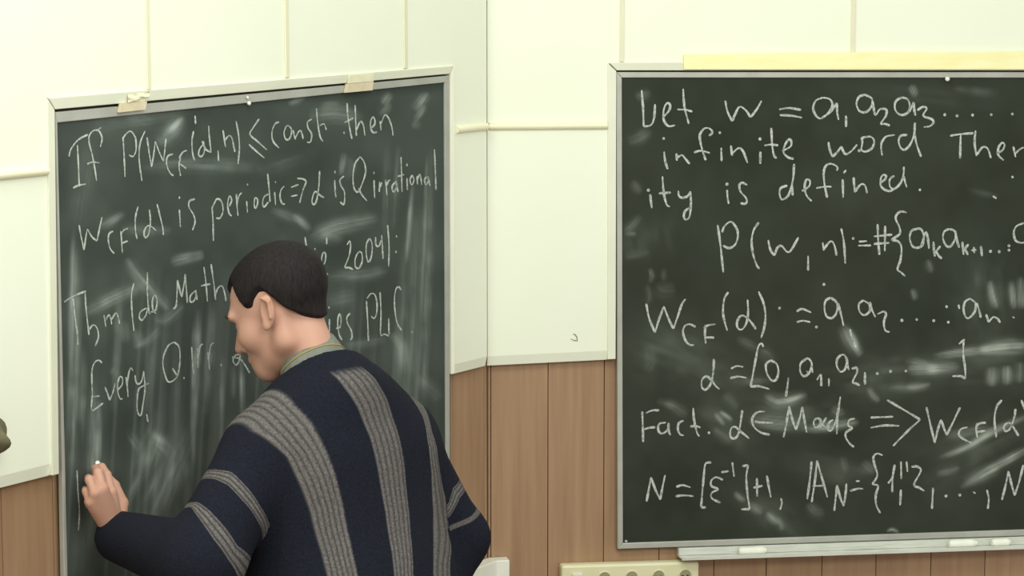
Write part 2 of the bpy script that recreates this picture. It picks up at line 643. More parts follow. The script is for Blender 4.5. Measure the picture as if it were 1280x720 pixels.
def dust_left(X, Y):
    D = 0.012 + 0.05 * vnoise2(X / 60 + 20, Y / 45 + 20, 3) + 0.03 * vnoise2(X / 16 + 20, Y / 20 + 20, 5)
    # down-wiped veils over the lower half
    veil = np.clip((Y - 330) / 120, 0, 1) * np.clip((560 - X) / 40, 0, 1)
    D += veil * (0.10 * np.clip(vnoise(X / 5.0 + 0.012 * Y + 400, 11) - 0.55, 0, 1) * 2 + 0.06 * np.clip(vnoise(X / 13.0 + 300, 12) - 0.4, 0, 1))
    vert = [(92, 285, 88, 460, 5, .30), (96, 300, 90, 600, 9, .20), (118, 470, 114, 690, 9, .20), (124, 500, 122, 600, 5, .28), (105, 430, 103, 560, 6, .12),
            (248, 385, 243, 540, 7, .30), (242, 400, 241, 600, 4, .18), (266, 375, 256, 520, 8, .22), (302, 440, 303, 530, 4, .26), (278, 440, 276, 560, 4, .14),
            (292, 455, 292, 500, 5, .12), (516, 225, 508, 330, 4, .28), (540, 180, 529, 520, 7, .15), (534, 190, 526, 400, 3, .2), (505, 300, 500, 560, 8, .09), (523, 230, 513, 560, 16, .08),
            (484, 180, 482, 300, 8, .08), (498, 180, 492, 290, 6, .10), (150, 360, 142, 520, 7, .14), (153, 400, 158, 430, 8, .12), (190, 430, 184, 520, 5, .12), (140, 470, 146, 460, 9, .1),
            (223, 460, 221, 560, 5, .08), (430, 190, 426, 220, 5, .26), (110, 640, 96, 720, 18, .06), (168, 410, 176, 435, 8, .12)]
    for i, (a, b, c, d, w, am) in enumerate(vert):
        D += smear(X, Y, [(a, b), (c, d)], w * 1.1, am * 1.7, 40 + 3 * i, 2.2, 0.35)
    sw = [([(104, 393), (140, 374), (182, 356)], 11, .26), ([(157, 322), (178, 352), (212, 388)], 9, .34), ([(212, 328), (236, 322), (256, 318)], 8, .34),
          ([(124, 285), (140, 276), (156, 266)], 7, .24), ([(150, 286), (185, 288), (216, 288)], 9, .12), ([(166, 434), (186, 424), (202, 408)], 8, .16), ([(192, 396), (206, 400), (230, 380)], 9, .15),
          ([(195, 178), (214, 166), (228, 146)], 13, .26), ([(203, 170), (224, 152), (231, 146)], 5, .3), ([(176, 210), (240, 206), (330, 210)], 12, .13), ([(320, 215), (355, 206), (400, 190)], 13, .1),
          ([(385, 146), (420, 142), (455, 150)], 14, .2), ([(400, 132), (415, 130), (425, 131)], 5, .16), ([(478, 131), (484, 122), (490, 116)], 7, .32), ([(474, 145), (482, 135), (490, 130)], 8, .12), ([(516, 138), (526, 126), (534, 114)], 8, .30), ([(518, 152), (526, 140), (532, 131)], 5, .26), ([(522, 150), (520, 158), (519, 162)], 7, .14),
          ([(360, 130), (370, 126), (382, 120)], 5, .28), ([(365, 268), (376, 276), (388, 288)], 6, .3), ([(338, 262), (355, 268), (372, 276)], 8, .16), ([(386, 300), (420, 284), (474, 272)], 12, .24), ([(390, 292), (412, 292), (430, 300)], 13, .18), ([(410, 346), (450, 344), (486, 338)], 10, .18), ([(408, 378), (430, 372), (446, 370)], 12, .12),
          ([(488, 416), (502, 432), (507, 468)], 9, .24), ([(430, 432), (460, 428), (484, 422)], 8, .1), ([(150, 130), (176, 150), (190, 156)], 16, .1), ([(110, 160), (160, 150), (240, 138)], 20, .08), ([(112, 178), (104, 230), (96, 290)], 18, .06), ([(520, 470), (535, 485), (550, 500)], 14, .1), ([(430, 195), (440, 210), (430, 225)], 8, .08)]
    for i, (pp, w, am) in enumerate(sw):
        D += smear(X, Y, pp, w * 1.15, am * 1.55, 200 + 3 * i, 2.4, 0.3)
    for i, (cx, cy, rx, ry, am, an) in enumerate([(214, 590, 40, 14, .34, 1.9), (182, 570, 34, 12, .28, 1.9), (204, 560, 20, 10, .25, .8), (196, 630, 44, 10, .2, 1.85), (232, 600, 40, 8, .16, 1.5), (168, 552, 10, 6, .3, 1.0), (200, 549, 9, 5, .3, .8), (168, 610, 18, 4, .24, 2.0), (188, 612, 18, 4, .26, 2.0)]):
        D += cloudpatch(X, Y, cx, cy, rx, ry, am, 300 + 5 * i, an, 3.0)
    # dark, freshly wiped patches
    D *= 1 - 0.6 * np.exp(-((X - 385) / 40) ** 2 - ((Y - 200) / 24) ** 2)
    D *= np.clip((Y - lineL(X, 300, 121)) / 14.0, 0.35, 1)
    return np.clip(D, 0, 0.85)


def dust_right(X, Y):
    D = 0.008 + 0.03 * vnoise2(X / 70 + 20, Y / 60 + 20, 23) + 0.015 * vnoise2(X / 18 + 20, Y / 18 + 20, 25)
    sw = [([(1052, 405), (1062, 425), (1076, 446)], 11, .36), ([(1060, 410), (1068, 425), (1073, 440)], 4, .4), ([(1134, 462), (1162, 461), (1200, 458)], 10, .55), ([(1130, 452), (1150, 455), (1180, 466)], 8, .2), ([(1165, 446), (1210, 439), (1290, 430)], 7, .5), ([(1225, 438), (1260, 434), (1290, 434)], 12, .4),
          ([(1237, 350), (1240, 368), (1246, 387)], 6, .4), ([(1264, 350), (1266, 370), (1268, 387)], 6, .36), ([(1276, 345), (1277, 370), (1277, 387)], 7, .36), ([(1240, 458), (1240, 470), (1240, 484)], 9, .36), ([(1258, 456), (1258, 468), (1258, 482)], 10, .38), ([(1275, 452), (1275, 466), (1275, 480)], 8, .3),
          ([(1132, 484), (1150, 483), (1164, 480)], 6, .3), ([(1085, 484), (1092, 496), (1100, 502)], 6, .25), ([(1110, 486), (1130, 484), (1150, 486)], 7, .14), ([(955, 492), (975, 503), (1010, 494)], 10, .4), ([(968, 504), (990, 500), (1004, 493)], 6, .3), ([(925, 478), (945, 476), (968, 476)], 6, .14),
          ([(935, 525), (965, 528), (1010, 532)], 12, .34), ([(1000, 536), (1030, 534), (1075, 527)], 7, .5), ([(1040, 508), (1048, 515), (1055, 512)], 9, .16),
          ([(1172, 574), (1205, 560), (1240, 540), (1290, 518)], 6, .5), ([(1180, 545), (1210, 540), (1240, 536)], 9, .16), ([(1200, 610), (1240, 586), (1290, 558)], 7, .55), ([(1170, 592), (1185, 590), (1200, 584)], 5, .26), ([(1205, 604), (1230, 592), (1250, 585)], 12, .2),
          ([(893, 516), (900, 524), (906, 532)], 4, .3), ([(899, 514), (908, 520), (916, 526)], 4, .3), ([(830, 503), (845, 510), (860, 520)], 9, .15), ([(892, 535), (905, 545), (915, 555)], 10, .12), ([(904, 492), (912, 500), (922, 512)], 8, .2), ([(820, 500), (840, 506), (850, 508)], 6, .14),
          ([(918, 615), (925, 622), (932, 626)], 5, .34), ([(934, 630), (945, 636), (954, 642)], 7, .28), ([(958, 640), (966, 648), (974, 655)], 6, .3), ([(972, 645), (976, 655), (978, 664)], 5, .3), ([(1010, 628), (1020, 640), (1032, 640)], 9, .16), ([(1052, 570), (1055, 580), (1058, 592)], 6, .12), ([(1078, 576), (1086, 584), (1096, 590)], 10, .16),
          ([(784, 178), (800, 172), (814, 162)], 10, .16), ([(794, 122), (806, 118), (814, 116)], 8, .16), ([(790, 225), (797, 236), (802, 242)], 7, .14), ([(780, 290), (792, 280), (800, 268)], 7, .12), ([(780, 293), (788, 292), (796, 293)], 5, .18), ([(780, 320), (795, 318), (812, 314)], 7, .12), ([(812, 335), (815, 345), (812, 354)], 4, .2), ([(830, 335), (830, 345), (832, 352)], 4, .12),
          ([(1138, 106), (1142, 114), (1145, 122)], 6, .22), ([(1158, 324), (1162, 334), (1164, 342)], 6, .26), ([(1190, 110), (1220, 114), (1250, 116)], 7, .08), ([(1140, 360), (1143, 368), (1144, 376)], 5, .2), ([(1208, 236), (1230, 242), (1250, 246)], 6, .07), ([(1108, 664), (1116, 662), (1124, 666)], 3, .4),
          ([(808, 355), (812, 370), (808, 382)], 5, .12), ([(820, 355), (830, 362), (845, 360)], 14, .08), ([(920, 422), (935, 430), (950, 438)], 6, .2), ([(948, 438), (960, 445), (966, 456)], 11, .13), ([(810, 430), (815, 450), (808, 465)], 12, .08)]
    for i, (pp, w, am) in enumerate(sw):
        D += smear(X, Y, pp, w * 1.1, am * 1.3, 500 + 3 * i, 2.2, 0.3)
    for i, (cx, cy, rx, ry, am, an) in enumerate([(880, 455, 60, 22, .10, .5), (830, 440, 40, 40, .07, 0.4), (985, 515, 60, 16, .12, .1), (1110, 470, 70, 22, .10, -.1), (1220, 560, 70, 30, .09, -.5), (1050, 590, 50, 18, .08, .2), (905, 530, 50, 16, .10, .7),
                                                    (800, 300, 22, 60, .06, 1.4), (1230, 450, 50, 30, .10, 0.0), (960, 640, 40, 18, .10, .7), (1160, 120, 60, 12, .05, .1), (1230, 370, 40, 30, .10, 1.5)]):
        D += cloudpatch(X, Y, cx, cy, rx, ry, am, 700 + 5 * i, an, 7.0)
    return np.clip(D, 0, 0.85)


def board_sheet(pl, quad, nx, ny, off, dustf, mat, parent, name='writing_surface'):
    u = np.linspace(0, 1, nx)[None, :]
    v = np.linspace(0, 1, ny)[:, None]
    q = [np.array(p, float) for p in quad]                       # tl, tr, br, bl
    X = (q[0][0] * (1 - u) + q[1][0] * u) * (1 - v) + (q[3][0] * (1 - u) + q[2][0] * u) * v
    Y = (q[0][1] * (1 - u) + q[1][1] * u) * (1 - v) + (q[3][1] * (1 - u) + q[2][1] * u) * v
    A = (X - W / 2) / FPX
    B = -(Y - H / 2) / FPX
    D = np.stack([A, CP + B * SP, -SP + B * CP], -1)
    n = np.array(pl.n)
    t = (np.array(pl.p0 + pl.n * off - CAM) @ n) / (D @ n)
    V = np.array(CAM) + D * t[..., None]
    idx = np.arange(nx * ny).reshape(ny, nx)
    F = np.stack([idx[1:, :-1], idx[1:, 1:], idx[:-1, 1:], idx[:-1, :-1]], -1).reshape(-1, 4)
    return obj(name, V.reshape(-1, 3), F, mat, parent, attrs={'chalk_dust': dustf(X, Y).ravel()})


def bar(pl, poly, o0, o1, name, mat, parent, bevel=0.0015):
    mb = MB()
    mb.slab(pl, poly, o0, o1)
    return mb.build(name, mat, parent, bevel=bevel)


def frame_bars(pl, outer, inner, o0, o1, mat, parent):
    """four mitred frame bars between two pixel quads (tl, tr, br, bl)"""
    for a, b in ((0, 1), (1, 2), (2, 3), (3, 0)):
        bar(pl, [outer[a], outer[b], inner[b], inner[a]], o0, o1, 'frame_bar', mat, parent)


# --- left board
def lbot(x):
    return lineL(x, 563, 699)


LO_ = [(69.6, 140.2), (561.8, 94.4), (563.0, lbot(563)), (83.5, lbot(83.5))]
LI_ = [(72.0, 153.5), (556.2, 103.0), (558.6, lbot(563) - 9), (88.0, lbot(88) - 12)]
cb = LW.at(320, lbot(320), 0)
board_l = empty('chalkboard', cb)
tag(board_l, 'left green chalkboard smeared with chalk, the man in the striped sweater writing on it', 'chalkboard')
bar(LW, [(69.4, 137.4), (562.2, 92.6), (563.4, lbot(563) + 1), (83.2, lbot(83.2) + 1)], 0.0012, 0.0085, 'shade_backing', M['gap'], board_l, 0)  # added dark plate, paints the shade in the gap along the frame
board_sheet(LW, [(70.5, 147), (559, 99), (561, lbot(561) - 5), (85, lbot(85) - 5)], 330, 420, 0.016, dust_left, M['board_l'], board_l)
frame_bars(LW, LO_, LI_, 0.009, 0.020, M['metal'], board_l)

# --- right board
RO_ = [(770.8, 90.2), (1555, 90.2), (1556, 660.5), (772.2, 686.5)]
RI_ = [(777.4, 97.2), (1548, 97.2), (1549, 653), (778.8, 679.0)]
cb = RW.at(1160, 672, 0)
board_r = empty('chalkboard', cb)
tag(board_r, 'right green chalkboard with neat chalk formulas and a pale chalk tray beneath', 'chalkboard')
bar(RW, [(770.4, 87.8), (1556, 87.8), (1556.5, 661), (771.8, 687)], 0.0012, 0.0085, 'shade_backing', M['gap'], board_r, 0)  # same dark plate, its colour gives the rail gap its shade
board_sheet(RW, [(774, 94), (1552, 94), (1552, 657), (775.5, 683)], 470, 360, 0.016, dust_right, M['board_r'], board_r)
frame_bars(RW, RO_, RI_, 0.009, 0.021, M['metal'], board_r)

# hooks on the top rails, corner screw
for pl, x, y, r, par in ((LW, 308, 129, 0.0042, board_l), (RW, 1183, 98.5, 0.0055, board_r)):
    mb = MB()
    mb.lathe(pl.at(x, y, 0.0165), pl.n, [(r * .5, 0), (r * .5, .004), (r, .005), (r, .008), (r * .6, .0095)], 14)
    if pl is LW:
        mb.lathe(pl.at(x, y - 7, 0.0205), pl.n, [(r * .5, 0), (r * .5, .002), (r * .8, .003), (r * .4, .005)], 14)
    mb.build('hook', M['plastic_white'], par, smooth=True)
mb = MB()
mb.lathe(RW.at(782.3, 676.5, 0.0165), RW.n, [(.0035, 0), (.0035, .003), (.002, .0042)], 12)
mb.build('screw', M['metal'], board_r, smooth=True)

# chalk tray: back plate, floor with upturned lip
tray_top = lambda x: 685.5 - (x - 848) * 0.0333
tray = MB()
t0, t1 = 848.5, 1500
tray.slab(RW, [(t0, tray_top(t0)), (t1, tray_top(t1)), (t1, tray_top(t1) + 9), (t0, tray_top(t0) + 9)], 0.0015, 0.024)
p_a, p_b = RW.at(t0, tray_top(t0) + 9.2, 0.024), RW.at(t1, tray_top(t1) + 9.2, 0.024)
dn, nn = Vector((0, 0, 1)), RW.n
tray.prism([p_a + nn * .030, p_b + nn * .030, p_b + nn * .030 - dn * .004, p_a + nn * .030 - dn * .004],
           [p_a - nn * .0225, p_b - nn * .0225, p_b - nn * .0225 - dn * .004, p_a - nn * .0225 - dn * .004])
tray.prism([p_a + nn * .033 + dn * .005, p_b + nn * .033 + dn * .005, p_b + nn * .033 - dn * .004, p_a + nn * .033 - dn * .004],
           [p_a + nn * .0302 + dn * .005, p_b + nn * .0302 + dn * .005, p_b + nn * .0302 - dn * .004, p_a + nn * .0302 - dn * .004])
tray.build('chalk_tray', M['metal_light'], board_r, bevel=0.001)
TRAY_A, TRAY_B = p_a, p_b

# ------------------------------------------------------------------ chalk writing
ZR = {'A': (60, 80, 4), 'B': (280, 80, 4), 'C': (60, 240, 4), 'D': (280, 240, 4), 'E': (60, 380, 4), 'F': (280, 380, 4), 'G': (60, 540, 4),
      '1': (760, 60, 4.557), '2': (1000, 60, 4.557), '3': (760, 200, 4.557), '4': (1000, 200, 4.557), '5': (760, 350, 4.557), '6': (1000, 350, 4.557), '7': (760, 500, 4.557), '8': (1000, 500, 4.557)}


def parse(txt):
    """'A: x,y x,y ...; x,y ...' - strokes measured in enlarged crops of the photograph"""
    out = []
    for ln in txt.strip().splitlines():
        key, rest = ln.split(':', 1)
        ox, oy, s = ZR[key.strip()]
        for st in rest.split(';'):
            pts = [tuple(float(c) for c in q.split(',')) for q in st.split()]
            if pts:
                out.append([(ox + x / s, oy + y / s) for x, y in pts])
    return out


def writing(pl, off, txt, width, label, parent, seed):
    rnd = random.Random(seed)
    mb = MB()
    for k, st in enumerate(parse(txt)):
        o = off + 0.0006 + 0.00002 * (k % 12)
        sq = 0.62 if pl is LW else 1.0
        if len(st) == 1:                                     # a dot
            x, y = st[0]
            r = width * (0.62 + 0.2 * rnd.random())
            mb.add([pl.at(x + r * .95 * sq * math.cos(a), y - r * math.sin(a), o) for a in [i * math.pi / 5 for i in range(10)]], [list(range(10))])
            continue
        pts = spline(st, 1.8)
        n = len(pts)
        ph = rnd.random() * 9
        L, R = [], []
        for i, p in enumerate(pts):
            t = pts[min(i + 1, n - 1)] - pts[max(i - 1, 0)]
            ln = math.hypot(t[0], t[1]) or 1
            nx, ny = -t[1] / ln, t[0] / ln
            w = width * 0.5 * (0.92 + 0.22 * math.sin(ph + i * 0.33) + 0.12 * rnd.random())
            if i == 0 or i == n - 1:
                w *= 0.6
            # the left board is seen at a slant: strokes keep one true width
            L.append(pl.at(p[0] + nx * w * (0.8 if pl is LW else 1), p[1] + ny * w, o))
            R.append(pl.at(p[0] - nx * w * (0.8 if pl is LW else 1), p[1] - ny * w, o))
        fs = [[i, i + 1, n + i + 1, n + i] for i in range(n - 1)]
        mb.add(L + R, fs)
    o = mb.build('chalk_lettering', M['chalk'], parent)
    o['label'] = label
    return o


LEFT_LINES = [('top chalk line on the left board, starting with If', '''
A: 105,462 115,425 150,380 200,352; 147,405 152,500 156,608; 125,620 150,608 190,600
A: 262,415 270,370 255,335 230,332 208,355 205,390 220,450 235,530 243,585; 195,500 225,490 257,495; 240,335 265,318
A: 375,370 380,450 385,565; 372,374 395,345 415,337 437,370 440,430 425,462 405,455
A: 485,335 462,390 455,450 460,520 470,585; 495,366 505,440 518,515; 518,515 530,440 536,386; 536,386 560,450 578,487; 578,487 590,372
A: 625,450 600,460 592,490 600,525 615,550 628,558; 662,465 655,510 663,560; 655,470 675,440 695,432; 660,500 675,510 690,522
A: 735,258 738,300; 728,335 720,380 722,440 732,482; 778,398 757,428 753,455 768,462 782,435 778,385; 770,385 790,428 818,442; 803,308 808,380 815,440
A: 850,432 853,485; 875,330 882,380 888,415; 884,382 905,358 920,372 928,410 935,440; 940,285 952,350 957,420 950,500
A: 1055,275 1025,320 1010,352 1045,385 1095,430; 1005,402 1040,435 1082,470
B: 275,290 255,300 240,340 245,385 275,420; 310,312 300,345 310,378 330,370 338,330 322,308 310,312
B: 345,330 352,360 358,378; 356,372 372,340 385,335 396,375; 440,275 418,290 420,320 438,350 432,390 415,390
B: 462,222 468,290 480,360 495,388; 478,308 500,300 512,330; 600,343
B: 615,195 620,270 632,340 640,375; 603,292 625,282 645,270; 655,205 658,280 662,360; 662,332 680,290 695,300 705,358
B: 735,322 755,297 748,265 735,280 732,315 745,342 765,340; 780,285 785,332; 783,302 805,255 825,275 840,320 845,358
'''), ('second chalk line on the left board', '''
C: 155,165 165,220 180,290; 180,290 190,220 197,185; 197,185 220,225 245,245; 245,245 258,180 270,125
C: 325,195 305,210 302,245 312,285 332,308; 365,195 368,250 372,305; 362,215 380,190 400,182; 370,257 385,250 400,245
C: 450,72 437,130 437,190 445,235; 507,88 512,150 502,212 486,228 480,200 495,172 512,170 540,192; 545,60 560,120 573,175 577,215
C: 657,28; 657,88 660,140 662,175; 735,35 708,45 705,75 728,115 735,150 722,192
C: 820,75 825,150 827,245; 820,80 845,35 868,50 875,95 860,130 840,130
C: 905,72 918,42 908,20 898,60 905,105 918,120; 942,10 945,70 950,120; 945,60 955,20 968,4
C: 993,45 997,105; 1030,60 1035,30 1048,38 1045,70 1035,80 1030,60
B: 118,603; 218,548 225,620 230,690; 222,650 200,665 193,695 200,715 222,690; 258,590; 253,640 258,705; 302,610 285,630 280,665 290,697 305,700
B: 335,617 372,603; 335,662 368,655; 365,572 395,575 410,590 395,630 378,695
B: 478,535 474,610 462,685 447,702 440,680 455,638 478,655 500,668
B: 555,540; 553,580 556,640 560,668; 600,560 580,580 585,610 602,640 600,700 580,690
B: 680,463 655,500 645,560 650,620 670,640 690,600 708,540 700,490 680,463; 672,620 690,655 715,685
B: 750,545; 750,580 753,670; 778,588 776,640; 778,622 788,592; 808,578 815,657; 812,610 822,585 832,580
B: 855,590 840,615 848,640 862,615 858,585 870,640; 885,465 888,560 890,640; 868,562 900,553; 915,505; 915,570 917,630
B: 940,555 930,580 938,605 950,580 940,555; 965,560 968,602; 967,577 978,553 985,575 988,605
B: 1015,562 1002,580 1010,605 1022,580 1018,560 1030,610; 1052,425 1056,520 1060,630
'''), ('third chalk line on the left board, ending with the year 2004', '''
C: 80,550 130,520 190,495; 125,530 135,620 145,700 150,765; 185,495 190,580 205,715; 205,690 225,665 245,680 252,725 236,770
C: 280,615 287,660 288,675; 287,642 305,615 315,640 318,662; 318,637 340,605 352,630 358,660
C: 430,455 418,510 420,600 430,695; 492,580 462,600 457,630 470,640 490,615 497,580; 497,400 497,500 503,590 510,610
C: 515,600 538,590 545,540 532,515 522,545 525,590 540,608
C: 625,585 640,570 645,510 648,440; 648,440 660,495 668,525; 668,525 680,460 685,410; 685,410 692,490 697,555
C: 735,495 712,520 712,548 728,545 742,515 738,490 745,540; 780,375 790,460 797,548; 765,470 785,465 812,460
C: 815,360 828,450 838,540; 835,520 850,480 870,470 882,500 890,545
D: 405,225 410,260 415,290; 455,285; 513,225 513,262; 490,370 505,350 508,310 495,305 488,340 492,385 505,405 520,412
D: 615,265 628,245 633,270 625,320 605,375 625,378 645,388; 665,310 655,340 658,375 675,380 690,350 690,310 678,298 665,310
D: 726,232 712,262 711,310 720,348 733,335 741,290 738,250 726,232; 758,225 760,265 775,270 785,240; 788,215 792,280 795,335
D: 818,165 825,270 823,375; 862,222; 860,300
'''), ('fourth chalk line on the left board, starting with Every', '''
E: 270,295 255,282 235,290 220,330 220,400 222,455; 230,463 258,460; 222,455 218,530 250,515 275,495
E: 285,415 300,455 308,482; 308,482 325,440 335,395; 345,432 370,405 372,370 358,365 348,400 350,445 362,475 372,472
E: 390,365 397,420 400,465; 395,400 405,340 415,320 425,335; 435,355 440,390 455,400 470,380 478,335; 478,335 485,420 475,500 465,555 450,545 445,500 452,430 475,410 505,395
E: 493,550 500,590; 630,190 600,210 578,260 575,310 590,370 605,390 630,380 650,350 660,280 655,215 630,190; 622,320 640,350 650,358; 680,370
E: 718,215 722,280 728,350; 748,220 750,320; 750,262 762,208 775,202; 798,240 808,330; 803,262 815,205 832,195; 866,305
E: 965,250 935,258 925,285 942,305 957,280 962,248; 920,265 960,275 985,305 1008,345
F: 525,18; 527,75 527,170; 560,122 580,115 585,75 577,50 568,90 575,150 590,180; 632,45 615,65 617,95 635,130 640,165 632,180
D: 712,545 718,640 722,745; 715,532 735,508 755,515 765,560 762,610 750,632 735,620
D: 780,500 785,600 783,712 800,710 825,720; 823,630 825,712; 885,492 875,475 860,485 852,540 858,620 870,665 888,692; 940,700
'''), ('single vertical chalk stroke beside the writing hand', '''
G: 145,192 150,300 157,400 152,492
''')]
for i, (lb, t) in enumerate(LEFT_LINES):
    writing(LW, 0.016, t, 2.2, lb, board_l, i)

